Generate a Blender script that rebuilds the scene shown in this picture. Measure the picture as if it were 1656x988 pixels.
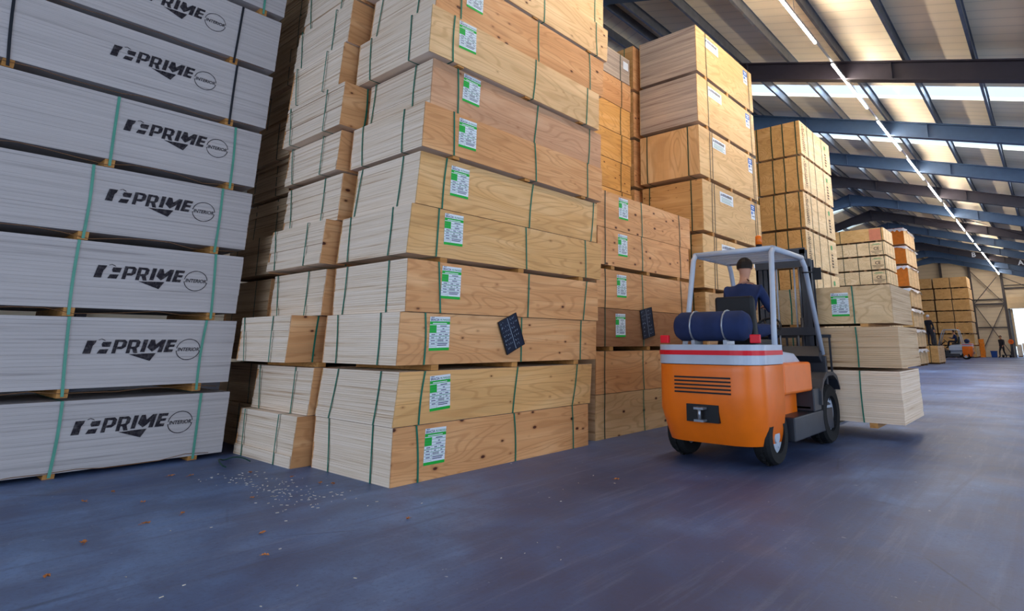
import bpy, bmesh, math, random
from mathutils import Matrix, Vector
for o in list(bpy.data.objects): bpy.data.objects.remove(o)
C = bpy.context.scene.collection
sc = bpy.context.scene
PI = math.pi
# ------------------------------------------------------------------ camera
cd = bpy.data.cameras.new('camera'); cam = bpy.data.objects.new('camera', cd); C.objects.link(cam); sc.camera = cam
cd.sensor_fit = 'HORIZONTAL'; cd.sensor_width = 36.0
cd.lens = 921.08/1656*36
cd.shift_x = (828-976.83)/1656; cd.shift_y = (341.99-494)/1656
R = Matrix(((0.7923, 0.1361, 0.5948), (0.6101, -0.1791, -0.7718), (0.0015, 0.9744, -0.2247)))
R = R.to_quaternion().to_matrix()
cam.matrix_world = Matrix.Translation((0, 0, 1.13)) @ R.to_4x4()
cd.clip_start = 0.05; cd.clip_end = 400
# ------------------------------------------------------------------ world, daylight, exposure
SKY = 1.5
w = bpy.data.worlds.new('sky'); sc.world = w; w.use_nodes = True
bg = w.node_tree.nodes['Background']; bg.inputs[0].default_value = (0.70, 0.84, 1.0, 1); bg.inputs[1].default_value = SKY
sc.view_settings.view_transform = 'Standard'; sc.view_settings.look = 'None'
sc.view_settings.exposure = 0.22; sc.view_settings.gamma = 1.0; sc.view_settings.use_curve_mapping = False
LED_STRENGTH = 150.0
DOOR_W = 380.0      # daylight through the open gable behind the camera
SKYL_W = 200.0       # daylight through each roof light
def area(name, loc, rot, sx, sy, power, col, portal=False):
    l = bpy.data.lights.new(name, 'AREA'); l.shape = 'RECTANGLE'; l.size = sx; l.size_y = sy
    l.energy = power; l.color = col
    if portal: l.cycles.is_portal = True
    o = bpy.data.objects.new(name, l); C.objects.link(o); o.location = loc; o.rotation_euler = rot
    return o
# the wide open gable door behind the camera: sky light enters here
area('daylight_rear_door', (-1.5, -7.9, 2.7), (PI/2+0.35, 0, 0), 13.0, 5.0, DOOR_W, (0.60, 0.76, 1.0))
# the open side door in the right wall, out of the picture to the right
SIDE_W = 300.0
area('daylight_side_door_fill', (6.15, 3.5, 2.4), (0, PI/2, 0), 4.6, 9.0, SIDE_W*0.8, (0.66, 0.80, 1.0))
area('daylight_side_door_fill', (6.15, 18.5, 2.4), (0, PI/2+0.15, 0), 4.6, 9.0, SIDE_W*0.9, (0.80, 0.88, 1.0))  # second, unseen opening, added to brighten the far stacks and the ceiling
# roof lights
BAYS = [(10.3, 11.2)] + [(14.7+4.45*k, 15.65+4.45*k) for k in range(10)]
BAYS = BAYS[1:]
RX = -7.35; RZ = 8.86
def roofz(x): return RZ - 0.3*abs(x-RX)
PITCH = math.atan(0.3)
RIGHT = 6.2; LEFT = -20.9; BACK = 60.0; REAR = -8.0
for i, (a, b) in enumerate(BAYS[:4]):
    area('daylight_rooflight', (-1.0, (a+b)/2, roofz(-1.0)+0.25), (0, PITCH, 0), 11.5, 0.85, SKYL_W, (0.80, 0.90, 1.0))
    area('daylight_rooflight', (-13.5, (a+b)/2, roofz(-13.5)+0.25), (0, -PITCH, 0), 11.5, 0.85, SKYL_W, (0.80, 0.90, 1.0))
# ------------------------------------------------------------------ materials
def lin(c):
    return tuple(((v/255)/12.92 if v/255 <= 0.04045 else ((v/255+0.055)/1.055)**2.4) for v in c)
class NT:
    def __init__(s, name, rough=0.6, metal=0.0, spec=0.3):
        s.m = bpy.data.materials.new(name); s.m.use_nodes = True; s.t = s.m.node_tree; s.n = s.t.nodes
        s.b = s.n['Principled BSDF']; s.b.inputs['Roughness'].default_value = rough
        s.b.inputs['Metallic'].default_value = metal; s.b.inputs['Specular IOR Level'].default_value = spec
    def node(s, t, **k):
        n = s.n.new(t)
        for a, v in k.items():
            if a.startswith('_'): setattr(n, a[1:], v)
        return n
    def link(s, a, b): s.t.links.new(a, b)
    def coords(s, scale=(1, 1, 1), rnd=True):
        tc = s.n.new('ShaderNodeTexCoord'); mp = s.n.new('ShaderNodeMapping'); mp.inputs['Scale'].default_value = scale
        s.link(tc.outputs['Object'], mp.inputs['Vector'])
        if rnd:
            oi = s.n.new('ShaderNodeObjectInfo'); mu = s.n.new('ShaderNodeMath'); mu.operation = 'MULTIPLY'; mu.inputs[1].default_value = 37.0
            s.link(oi.outputs['Random'], mu.inputs[0]); s.link(mu.outputs[0], mp.inputs['Location'])
        return mp.outputs[0]
    def noise(s, v, sc_, detail=3, rough=0.5, dist=0.0):
        n = s.n.new('ShaderNodeTexNoise'); n.inputs['Scale'].default_value = sc_; n.inputs['Detail'].default_value = detail
        n.inputs['Roughness'].default_value = rough; n.inputs['Distortion'].default_value = dist
        s.link(v, n.inputs['Vector']); return n.outputs['Fac']
    def ramp(s, f, stops):
        r = s.n.new('ShaderNodeValToRGB'); e = r.color_ramp.elements
        while len(e) < len(stops): e.new(0.5)
        for q, (p, c) in zip(e, stops): q.position = p; q.color = (*c, 1) if len(c) == 3 else c
        s.link(f, r.inputs[0]); return r.outputs[0]
    def mix(s, f, a, b, mode='MIX'):
        m = s.n.new('ShaderNodeMix'); m.data_type = 'RGBA'; m.blend_type = mode
        for sock, v in ((m.inputs[0], f), (m.inputs[6], a), (m.inputs[7], b)):
            if hasattr(v, 'links'): s.link(v, sock)
            elif isinstance(v, (int, float)): sock.default_value = v
            else: sock.default_value = (*v, 1)
        return m.outputs[2]
    def bump(s, h, st=0.2, d=0.01):
        b = s.n.new('ShaderNodeBump'); b.inputs['Strength'].default_value = st; b.inputs['Distance'].default_value = d
        s.link(h, b.inputs['Height']); s.link(b.outputs[0], s.b.inputs['Normal'])
    def col(s, c):
        if hasattr(c, 'links'): s.link(c, s.b.inputs['Base Color'])
        else: s.b.inputs['Base Color'].default_value = (*c, 1)
def plain(name, rgb, rough=0.6, metal=0.0, var=0.12, spec=0.3):
    t = NT(name, rough, metal, spec); c = lin(rgb); v = t.coords((3, 3, 3))
    f = t.noise(v, 2.2, 4)
    t.col(t.ramp(f, [(0.3, tuple(x*(1-var) for x in c)), (0.7, tuple(min(1, x*(1+var)) for x in c))])); return t.m
def hsvbri(t, c, amt):
    oi = t.n.new('ShaderNodeObjectInfo'); mr = t.n.new('ShaderNodeMapRange'); mr.inputs[3].default_value = 1-amt; mr.inputs[4].default_value = 1+amt
    t.link(oi.outputs['Random'], mr.inputs[0])
    h = t.n.new('ShaderNodeHueSaturation'); t.link(mr.outputs[0], h.inputs['Value']); t.link(c, h.inputs['Color']); return h.outputs[0]
def plywood(name, a, b, knots=True, axis='Y', dens=1.0):
    """veneer: long wavy grain along the axis, dark knots"""
    t = NT(name, 0.55, 0, 0.25); ca, cb = lin(a), lin(b)
    sc1 = {'Y': (1.0, 0.35, 2.2), 'X': (0.35, 1.0, 2.2), 'Z': (1.2, 1.2, 0.3)}[axis]
    v = t.coords(sc1)
    big = t.noise(v, 1.6, 3, 0.5, 1.2)
    wv = t.n.new('ShaderNodeTexNoise'); wv.inputs['Scale'].default_value = 1.7; wv.inputs['Detail'].default_value = 1.0; wv.inputs['Distortion'].default_value = 0.4
    t.link(v, wv.inputs['Vector'])
    mu = t.n.new('ShaderNodeMath'); mu.operation = 'MULTIPLY'; mu.inputs[1].default_value = 95.0; t.link(wv.outputs['Fac'], mu.inputs[0])
    sn = t.n.new('ShaderNodeMath'); sn.operation = 'SINE'; t.link(mu.outputs[0], sn.inputs[0])
    fine = t.noise(t.coords(tuple(x*(14 if x > 0.9 else 2) for x in sc1)), 3.0, 3)
    base = t.ramp(big, [(0.3, tuple(x*0.84 for x in ca)), (0.5, ca), (0.72, cb)])
    g = t.n.new('ShaderNodeMapRange'); g.inputs[1].default_value = 0.35; g.inputs[2].default_value = 1.0; g.inputs[4].default_value = 0.42
    t.link(sn.outputs[0], g.inputs[0])
    c = t.mix(g.outputs[0], base, tuple(x*y for x, y in zip(ca, (0.62, 0.50, 0.40))))
    f2 = t.n.new('ShaderNodeMapRange'); f2.inputs[1].default_value = 0.35; f2.inputs[2].default_value = 0.75; f2.inputs[4].default_value = 0.3; t.link(fine, f2.inputs[0])
    c = t.mix(f2.outputs[0], c, tuple(x*y for x, y in zip(ca, (0.78, 0.70, 0.62))))
    if knots:
        kv = t.coords({'Y': (0.4, 1.5, 2.7), 'X': (1.5, 0.4, 2.7), 'Z': (1.6, 1.6, 2)}[axis])
        vo = t.n.new('ShaderNodeTexVoronoi'); vo.inputs['Scale'].default_value = 3.0*dens; vo.inputs['Randomness'].default_value = 0.72; t.link(kv, vo.inputs['Vector'])
        sep = t.n.new('ShaderNodeSeparateColor'); t.link(vo.outputs['Color'], sep.inputs[0])
        sz = t.n.new('ShaderNodeMapRange'); sz.inputs[1].default_value = 0.34; sz.inputs[2].default_value = 1.0; sz.inputs[3].default_value = 0.02; sz.inputs[4].default_value = 0.10
        t.link(sep.outputs[0], sz.inputs[0])
        d = t.n.new('ShaderNodeMath'); d.operation = 'SUBTRACT'; t.link(vo.outputs['Distance'], d.inputs[0]); t.link(sz.outputs[0], d.inputs[1])
        k = t.ramp(d.outputs[0], [(0.0, (1, 1, 1)), (0.05, (0, 0, 0))])
        ring = t.ramp(d.outputs[0], [(0.02, (0.55, 0.55, 0.55)), (0.14, (0, 0, 0))])
        gate = t.n.new('ShaderNodeMath'); gate.operation = 'GREATER_THAN'; gate.inputs[1].default_value = 0.34; t.link(sep.outputs[0], gate.inputs[0])
        kk = t.n.new('ShaderNodeMath'); kk.operation = 'MULTIPLY'; t.link(k, kk.inputs[0]); t.link(gate.outputs[0], kk.inputs[1])
        rr = t.n.new('ShaderNodeMath'); rr.operation = 'MULTIPLY'; t.link(ring, rr.inputs[0]); t.link(gate.outputs[0], rr.inputs[1])
        c = t.mix(rr.outputs[0], c, tuple(x*y for x, y in zip(ca, (0.55, 0.38, 0.28))))
        c = t.mix(kk.outputs[0], c, lin((82, 44, 32)))
    t.col(hsvbri(t, c, 0.07)); t.bump(fine, 0.1, 0.004); return t.m
def edges(name, a, b, dark, lines=26.0, var=0.06):
    """board edges: thin level lines of veneer and small tears"""
    t = NT(name, 0.7, 0, 0.2); ca, cb = lin(a), lin(b)
    v = t.coords((0.22, 0.22, lines))
    f = t.noise(v, 3.0, 3, 0.6)
    c = t.ramp(f, [(0.28, lin(dark)), (0.40, ca), (0.62, cb)])
    spot = t.noise(t.coords((1.2, 1.2, 6)), 2.0, 3)
    c = t.mix(t.ramp(spot, [(0.5, (0, 0, 0)), (0.8, (0.3, 0.3, 0.3))]), c, ca)
    t.col(hsvbri(t, c, var)); t.bump(f, 0.25, 0.004); return t.m
M = {}
M['ply_orange'] = plywood('plywood_orange', (222, 164, 112), (236, 186, 136))
M['ply_pale'] = plywood('plywood_pale', (226, 188, 140), (238, 204, 158))
M['ply_pink'] = plywood('plywood_pink', (206, 160, 126), (220, 178, 144))
M['ply_yellow'] = plywood('plywood_yellow', (228, 178, 118), (238, 196, 142))
M['ply_brown'] = plywood('plywood_brown', (158, 112, 78), (176, 132, 94))
M['ply_amber'] = plywood('plywood_amber', (226, 170, 98), (234, 186, 122))
M['birch'] = plywood('birch_panel', (222, 184, 132), (234, 200, 150), knots=False)
M['birch_cross'] = plywood('birch_panel_upright_grain', (222, 180, 128), (236, 206, 160), knots=False, axis='Z')
M['knotty_end'] = plywood('knotty_end_panel', (216, 170, 112), (230, 190, 136), axis='X', dens=1.6)
M['far_ply'] = plywood('pale_packing_panel', (226, 194, 150), (236, 208, 168), knots=False)
M['far_tan'] = plywood('tan_packing_panel', (212, 166, 106), (224, 182, 126), knots=False)
M['far_orange'] = plain('orange_film_panel', (205, 112, 30), 0.5)
M['edge_cream'] = edges('cream_board_edges', (232, 206, 180), (246, 224, 204), (182, 140, 106), lines=17)
M['edge_tan'] = edges('tan_board_edges', (206, 172, 136), (222, 192, 158), (140, 100, 70), lines=11)
M['edge_grey'] = edges('grey_board_edges', (168, 152, 142), (198, 182, 166), (112, 82, 64), lines=9)
M['edge_white'] = edges('white_primed_edges', (186, 180, 182), (196, 190, 192), (160, 154, 156), lines=13, var=0.02)
M['timber'] = plywood('rough_timber', (196, 140, 78), (214, 160, 98), knots=False)
M['timber_dark'] = plywood('dark_timber', (128, 92, 62), (150, 110, 76), knots=False)
M['green_strap'] = plain('green_plastic_strap', (22, 112, 92), 0.4, var=0.1)
M['green_strap_pale'] = plain('pale_green_strap', (84, 156, 138), 0.4, var=0.1)
M['black_strap'] = plain('black_strap', (32, 36, 46), 0.4, var=0.1)
M['dark_strap'] = plain('dark_green_strap', (20, 62, 52), 0.4, var=0.1)
M['steel_strap'] = plain('dull_steel_strap', (104, 92, 80), 0.45, 0.4)
M['paper'] = plain('label_paper', (226, 234, 246), 0.5, var=0.03)
M['lab_green'] = plain('label_green', (24, 178, 62), 0.5, var=0.04)
M['lab_teal'] = plain('label_line_green', (70, 150, 120), 0.5, var=0.04)
M['lab_ink'] = plain('label_ink', (58, 70, 108), 0.6, var=0.05)
M['lab_blue'] = plain('label_blue', (40, 104, 190), 0.5, var=0.04)
M['ink'] = plain('black_print', (30, 28, 34), 0.7, var=0.1)
M['ink_soft'] = plain('faded_stencil_print', (92, 76, 66), 0.8, var=0.2)
M['ink_green'] = plain('green_print', (90, 150, 100), 0.8, var=0.1)
M['ink_red'] = plain('red_paint_block', (196, 120, 92), 0.8, var=0.08)
M['chalk'] = plain('chalk', (170, 186, 206), 0.9, var=0.25)
M['slate'] = plain('dark_slate_paint', (26, 36, 58), 0.5, var=0.2)
M['orange'] = plain('orange_paint', (236, 112, 10), 0.35, var=0.05, spec=0.5)
M['grey_paint'] = plain('light_grey_paint', (176, 186, 204), 0.35, var=0.05, spec=0.5)
M['red'] = plain('red_paint', (214, 16, 40), 0.35, var=0.05)
M['black'] = plain('black_plastic', (24, 26, 32), 0.5, var=0.1)
M['anth'] = plain('anthracite_paint', (48, 52, 62), 0.4, var=0.1, spec=0.5)
M['rubber'] = plain('tyre_rubber', (26, 27, 30), 0.8, var=0.2)
M['steel'] = plain('steel', (150, 156, 168), 0.35, 0.7, var=0.1)
M['galv'] = plain('galvanised_steel', (112, 116, 124), 0.42, 0.55, var=0.15)
M['skin'] = plain('skin', (196, 142, 116), 0.6, var=0.05)
M['navy'] = plain('navy_workwear', (30, 44, 84), 0.85, var=0.15)
M['darkcloth'] = plain('dark_workwear', (34, 34, 46), 0.85, var=0.2)
M['hair'] = plain('dark_hair', (34, 26, 22), 0.7, var=0.2)
M['blue_beam'] = plain('blue_steel', (58, 82, 114), 0.45, 0.0, var=0.07, spec=0.5)
M['dark_beam'] = plain('dark_steel', (50, 46, 56), 0.5, 0.0, var=0.08, spec=0.4)
M['brace'] = plain('dark_brace_paint', (78, 76, 82), 0.5, var=0.08)
M['blue_plastic'] = plain('blue_plastic', (24, 70, 150), 0.45)
M['crate_orange'] = plain('orange_crate_plastic', (240, 140, 40), 0.5)
M['crate_red'] = plain('red_orange_crate_plastic', (190, 84, 36), 0.5)
M['cream_door'] = plain('cream_door_panel', (226, 204, 168), 0.6, var=0.03)
M['leaf'] = plain('dry_leaf', (176, 112, 66), 0.8, var=0.4)
M['litter'] = plain('pale_wood_chips', (204, 196, 186), 0.8, var=0.3)
M['hivis'] = plain('hi_vis_orange', (240, 110, 30), 0.6)
def film():
    t = NT('clear_wrinkled_film', 0.2, 0, 0.5); f = t.noise(t.coords((9, 9, 9)), 3, 4); t.bump(f, 0.9, 0.03)
    t.col((0.82, 0.84, 0.95)); t.b.inputs['Alpha'].default_value = 0.75; return t.m
M['film'] = film()
def spray():
    t = NT('black_spray_paint', 0.8, 0, 0.1); t.col(lin((46, 42, 50))); f = t.noise(t.coords((1, 1, 1)), 26, 4, 0.7)
    a = t.ramp(f, [(0.25, (0.55,)*3), (0.55, (0.92,)*3)]); t.link(a, t.b.inputs['Alpha']); return t.m
M['spray'] = spray()
def led():
    t = NT('led_tube'); t.b.inputs['Emission Color'].default_value = (1.0, 0.86, 0.70, 1); t.b.inputs['Emission Strength'].default_value = LED_STRENGTH; return t.m
M['led'] = led()
def pane():
    m = bpy.data.materials.new('clear_pane'); m.use_nodes = True; n = m.node_tree.nodes; n.clear()
    o = n.new('ShaderNodeOutputMaterial'); tr = n.new('ShaderNodeBsdfTransparent'); tr.inputs[0].default_value = (0.9, 0.95, 1, 1)
    gl = n.new('ShaderNodeBsdfGlossy'); gl.inputs[1].default_value = 0.1; mx = n.new('ShaderNodeMixShader'); mx.inputs[0].default_value = 0.06
    m.node_tree.links.new(tr.outputs[0], mx.inputs[1]); m.node_tree.links.new(gl.outputs[0], mx.inputs[2]); m.node_tree.links.new(mx.outputs[0], o.inputs[0]); return m
M['pane'] = pane()
def floor_mat():
    t = NT('blue_grey_concrete', 0.5, 0, 0.35)
    v = t.coords((1, 1, 1), False)
    big = t.noise(v, 0.35, 5, 0.55, 0.6); med = t.noise(v, 2.3, 6, 0.65, 0.4)
    streak = t.noise(t.coords((9, 0.7, 1), False), 1.3, 5, 0.7)
    c = t.ramp(big, [(0.32, lin((50, 62, 98))), (0.5, lin((74, 94, 140))), (0.68, lin((116, 144, 192)))])
    c = t.mix(t.ramp(med, [(0.40, (0.5,)*3), (0.62, (0, 0, 0))]), c, lin((62, 66, 98)))
    c = t.mix(t.ramp(streak, [(0.52, (0, 0, 0)), (0.75, (0.35,)*3)]), c, lin((128, 138, 168)))
    fine = t.noise(v, 38, 3, 0.7)
    c = t.mix(t.ramp(fine, [(0.3, (0.35,)*3), (0.5, (0, 0, 0))]), c, lin((66, 66, 84)))
    sm = t.noise(v, 1.1, 2, 0.5)
    c = t.mix(t.ramp(sm, [(0.64, (0, 0, 0)), (0.78, (0.35,)*3)]), c, lin((120, 104, 100)))
    chip = t.noise(v, 17, 2, 0.6); gate = t.noise(v, 1.7, 2)
    mm = t.n.new('ShaderNodeMath'); mm.operation = 'MULTIPLY'
    t.link(t.ramp(chip, [(0.70, (0, 0, 0)), (0.74, (1, 1, 1))]), mm.inputs[0]); t.link(t.ramp(gate, [(0.5, (0, 0, 0)), (0.62, (0.8,)*3)]), mm.inputs[1])
    c = t.mix(mm.outputs[0], c, lin((170, 178, 196)))
    mark = t.noise(t.coords((2.6, 0.16, 1), False), 1.5, 3, 0.6, 1.1)
    c = t.mix(t.ramp(mark, [(0.56, (0, 0, 0)), (0.66, (0.35,)*3), (0.72, (0, 0, 0))]), c, lin((72, 74, 100)))
    vc = t.n.new('ShaderNodeTexVoronoi'); vc.feature = 'DISTANCE_TO_EDGE'; vc.inputs['Scale'].default_value = 0.33; t.link(t.coords((1, 1, 1), False), vc.inputs['Vector'])
    cm = t.n.new('ShaderNodeMath'); cm.operation = 'MULTIPLY'; t.link(t.ramp(vc.outputs['Distance'], [(0.0, (1, 1, 1)), (0.004, (0, 0, 0))]), cm.inputs[0]); t.link(t.ramp(sm, [(0.5, (0, 0, 0)), (0.6, (0.5,)*3)]), cm.inputs[1])
    c = t.mix(cm.outputs[0], c, lin((50, 52, 66)))
    t.col(c)
    r = t.n.new('ShaderNodeMapRange'); r.inputs[3].default_value = 0.36; r.inputs[4].default_value = 0.62; t.link(med, r.inputs[0]); t.link(r.outputs[0], t.b.inputs['Roughness'])
    t.bump(med, 0.12, 0.01); return t.m
M['floor'] = floor_mat()
def sheet_mat(name, rgb, axis, rough=0.5):
    t = NT(name, rough, 0, 0.3)
    tc = t.n.new('ShaderNodeTexCoord'); wv = t.n.new('ShaderNodeTexWave'); wv.wave_type = 'BANDS'; wv.bands_direction = axis; wv.wave_profile = 'SAW'
    wv.inputs['Scale'].default_value = 0.95; t.link(tc.outputs['Object'], wv.inputs['Vector'])
    c = lin(rgb); c2 = t.ramp(wv.outputs['Fac'], [(0.0, tuple(x*0.72 for x in c)), (0.06, c), (0.5, tuple(x*1.04 for x in c)), (0.94, c), (1.0, tuple(x*0.8 for x in c))])
    n = t.noise(t.coords((1, 1, 1), False), 0.8, 4)
    c2 = t.mix(t.ramp(n, [(0.35, (0.25,)*3), (0.65, (0, 0, 0))]), c2, tuple(x*0.8 for x in c))
    t.col(c2); t.bump(wv.outputs['Fac'], 0.4, 0.02); return t.m
M['roof'] = sheet_mat('beige_roof_sheet', (244, 228, 198), 'Y')
M['wallx'] = sheet_mat('beige_wall_sheet', (228, 214, 190), 'Z')
# ------------------------------------------------------------------ mesh helpers
class MB:
    def __init__(s): s.v = []; s.f = []; s.mi = []; s.sm = []
    def face(s, pts, m=0, smooth=False):
        b = len(s.v); s.v += [tuple(p) for p in pts]; s.f.append(tuple(range(b, b+len(pts)))); s.mi.append(m); s.sm.append(smooth)
    def hexa(s, p, m=0):
        b = len(s.v); s.v += [tuple(q) for q in p]
        for f in ((0, 3, 2, 1), (4, 5, 6, 7), (0, 1, 5, 4), (1, 2, 6, 5), (2, 3, 7, 6), (3, 0, 4, 7)):
            s.f.append(tuple(b+i for i in f)); s.mi.append(m); s.sm.append(False)
    def box(s, x0, x1, y0, y1, z0, z1, m=0):
        s.hexa([(x0, y0, z0), (x1, y0, z0), (x1, y1, z0), (x0, y1, z0), (x0, y0, z1), (x1, y0, z1), (x1, y1, z1), (x0, y1, z1)], m)
    def bar(s, a, b, wd, h, m=0, up=(0, 0, 1)):
        a, b = Vector(a), Vector(b); d = (b-a).normalized(); u = Vector(up)
        if abs(d.dot(u)) > 0.99: u = Vector((1, 0, 0))
        sd = d.cross(u).normalized(); u = sd.cross(d).normalized(); sd = sd*wd/2; u = u*h/2
        s.hexa([a-sd-u, a+sd-u, b+sd-u, b-sd-u, a-sd+u, a+sd+u, b+sd+u, b-sd+u], m)
    def tube(s, pts, r, m=0, n=10, closed=False, caps=True):
        pts = [Vector(p) for p in pts]; k = len(pts); rs = r if isinstance(r, (list, tuple)) else [r]*k
        rings = []; prev = None
        for i, p in enumerate(pts):
            if closed: d = pts[(i+1) % k]-pts[i-1]
            else: d = pts[min(i+1, k-1)]-pts[max(i-1, 0)]
            d.normalize()
            if prev is None:
                u = Vector((0, 0, 1)) if abs(d.z) < 0.9 else Vector((1, 0, 0)); u = (u-d*u.dot(d)).normalized()
            else: u = (prev-d*prev.dot(d)).normalized()
            prev = u; sd = d.cross(u); b = len(s.v); rings.append(b)
            for j in range(n):
                a = 2*PI*j/n; s.v.append(tuple(p+(u*math.cos(a)+sd*math.sin(a))*rs[i]))
        for i in range(k if closed else k-1):
            a, b = rings[i], rings[(i+1) % k]
            for j in range(n):
                s.f.append((a+j, a+(j+1) % n, b+(j+1) % n, b+j)); s.mi.append(m); s.sm.append(True)
        if not closed and caps:
            s.f.append(tuple(rings[0]+j for j in reversed(range(n)))); s.mi.append(m); s.sm.append(False)
            s.f.append(tuple(rings[-1]+j for j in range(n))); s.mi.append(m); s.sm.append(False)
    def prism(s, prof, fn, t0, t1, m=0, smooth=False):
        """prof: list of 2-D points; fn(a, b, t) -> 3-D point; extruded from t0 to t1"""
        b = len(s.v); k = len(prof)
        for t in (t0, t1): s.v += [tuple(fn(p[0], p[1], t)) for p in prof]
        for i in range(k):
            j = (i+1) % k; s.f.append((b+i, b+j, b+k+j, b+k+i)); s.mi.append(m); s.sm.append(smooth)
        s.f.append(tuple(b+i for i in reversed(range(k)))); s.mi.append(m); s.sm.append(False)
        s.f.append(tuple(b+k+i for i in range(k))); s.mi.append(m); s.sm.append(False)
    def mesh(s, name, mats):
        me = bpy.data.meshes.new(name); me.from_pydata(s.v, [], s.f)
        me.polygons.foreach_set('material_index', s.mi); me.polygons.foreach_set('use_smooth', s.sm)
        for m in mats: me.materials.append(M[m] if isinstance(m, str) else m)
        bm = bmesh.new(); bm.from_mesh(me); bmesh.ops.recalc_face_normals(bm, faces=bm.faces)
        ng = [f for f in bm.faces if len(f.verts) > 4]
        if ng: bmesh.ops.triangulate(bm, faces=ng)
        bm.to_mesh(me); bm.free(); me.update(); return me
    def build(s, name, mats, parent=None, loc=None, bevel=0.0, seg=2):
        if isinstance(mats, str): mats = [mats]
        o = bpy.data.objects.new(name, s.mesh(name, mats)); C.objects.link(o)
        if parent: o.parent = parent
        if loc: o.location = loc
        if bevel:
            b = o.modifiers.new('bevel', 'BEVEL'); b.width = bevel; b.segments = seg; b.limit_method = 'ANGLE'; b.angle_limit = 0.6
        return o
def empty(name, loc, rz=0.0, label=None, cat=None, group=None):
    o = bpy.data.objects.new(name, None); C.objects.link(o); o.location = loc; o.rotation_euler = (0, 0, rz); o.empty_display_size = 0.1
    tag(o, label, cat, group); return o
def tag(o, label=None, cat=None, group=None, kind=None):
    if label: o['label'] = label
    if cat: o['category'] = cat
    if group: o['group'] = group
    if kind: o['kind'] = kind
    return o
def inst(name, me, parent, loc=(0, 0, 0), rot=(0, 0, 0)):
    o = bpy.data.objects.new(name, me); C.objects.link(o); o.parent = parent; o.location = loc; o.rotation_euler = rot; return o
def children(o): return [c for c in bpy.data.objects if c.parent == o]
def copy_tree(o, parent=None):
    c = o.copy(); C.objects.link(c); c.parent = parent
    for ch in children(o): copy_tree(ch, c)
    return c
def text_polys(body, size, shear=0.0, bold=0.0, align='LEFT'):
    cu = bpy.data.curves.new('txt', 'FONT'); cu.body = body; cu.size = size; cu.shear = shear; cu.offset = bold; cu.align_x = align; cu.resolution_u = 3
    ob = bpy.data.objects.new('txt', cu); C.objects.link(ob)
    me = ob.to_mesh(); res = [[tuple(me.vertices[i].co[:2]) for i in p.vertices] for p in me.polygons]
    ob.to_mesh_clear(); bpy.data.objects.remove(ob); bpy.data.curves.remove(cu); return res
ORD = ['bottom', 'second', 'third', 'fourth', 'fifth', 'sixth', 'seventh', 'eighth', 'ninth', 'tenth', 'eleventh', 'twelfth', 'thirteenth']
def place_word(i, n):
    if i == 0: return 'bottom'
    if i == n-1: return 'topmost'
    return ORD[i]
# ================================================================== THE HALL
def S(o, k=None): o['kind'] = 'structure'; return o
b = MB(); b.box(LEFT, RIGHT, REAR-8, BACK+14, -0.2, 0); S(b.build('floor', 'floor'))
# roof: strips of sheet between the roof lights, each side of the ridge
rb = MB(); cuts = [REAR] + [v for p in BAYS for v in p] + [BACK]
for i in range(0, len(cuts)-1, 2):
    a, c = cuts[i], cuts[i+1]
    for e in (RIGHT+0.3, LEFT-0.3):
        z0, z1 = roofz(RX), roofz(e)
        rb.hexa([(RX, a, z0), (e, a, z1), (e, c, z1), (RX, c, z0), (RX, a, z0+.09), (e, a, z1+.09), (e, c, z1+.09), (RX, c, z0+.09)])
S(rb.build('ceiling', 'roof'))
k = 0
for a, c in BAYS:
    for e in (RIGHT+0.3, LEFT-0.3):
        k += 1; wb = MB(); z0, z1 = roofz(RX)+.02, roofz(e)+.02
        wb.hexa([(RX, a, z0), (e, a, z1), (e, c, z1), (RX, c, z0), (RX, a, z0+.02), (e, a, z1+.02), (e, c, z1+.02), (RX, c, z0+.02)])
        S(wb.build('window_%d' % k, 'pane'))
zr, zl = roofz(RIGHT), roofz(LEFT)
b = MB(); b.box(RIGHT, RIGHT+.12, REAR, -1.05, 0, zr+0.05); b.box(RIGHT, RIGHT+.12, 8.05, 13.95, 0, zr+0.05); b.box(RIGHT, RIGHT+.12, 23.05, BACK, 0, zr+0.05); b.box(RIGHT, RIGHT+.12, -1.05, 8.05, 4.72, zr+0.05); b.box(RIGHT, RIGHT+.12, 13.95, 23.05, 4.72, zr+0.05); S(b.build('wall_right', 'wallx'))  # the farther opening is added, out of view, to let in fill light
b = MB(); b.box(LEFT-.12, LEFT, REAR, BACK, 0, zl+0.05); S(b.build('wall_left', 'wallx'))
DX0, DX1, DZ = -2.72, 2.1, 4.02
def gable(m, y, xs, hole=None):
    def col(x0, x1, z0):
        pts = [(x0, z0)] + [(x1, z0)] + [(x1, roofz(x1))] + ([(RX, roofz(RX))] if x0 < RX < x1 else []) + [(x0, roofz(x0))]
        m.prism(pts, lambda a, c, t: (a, t, c), y, y+.12)
    if hole:
        col(xs[0], hole[0], 0); col(hole[1], xs[1], 0); col(hole[0], hole[1], hole[2])
    else: col(xs[0], xs[1], 0)
b = MB(); gable(b, BACK, (LEFT, RIGHT), (DX0, DX1, DZ)); S(b.build('wall_back', 'wallx'))
b = MB(); gable(b, REAR-.12, (LEFT, RIGHT), (-8.1, 5.1, 5.3)); S(b.build('wall_front', 'wallx'))
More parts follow.
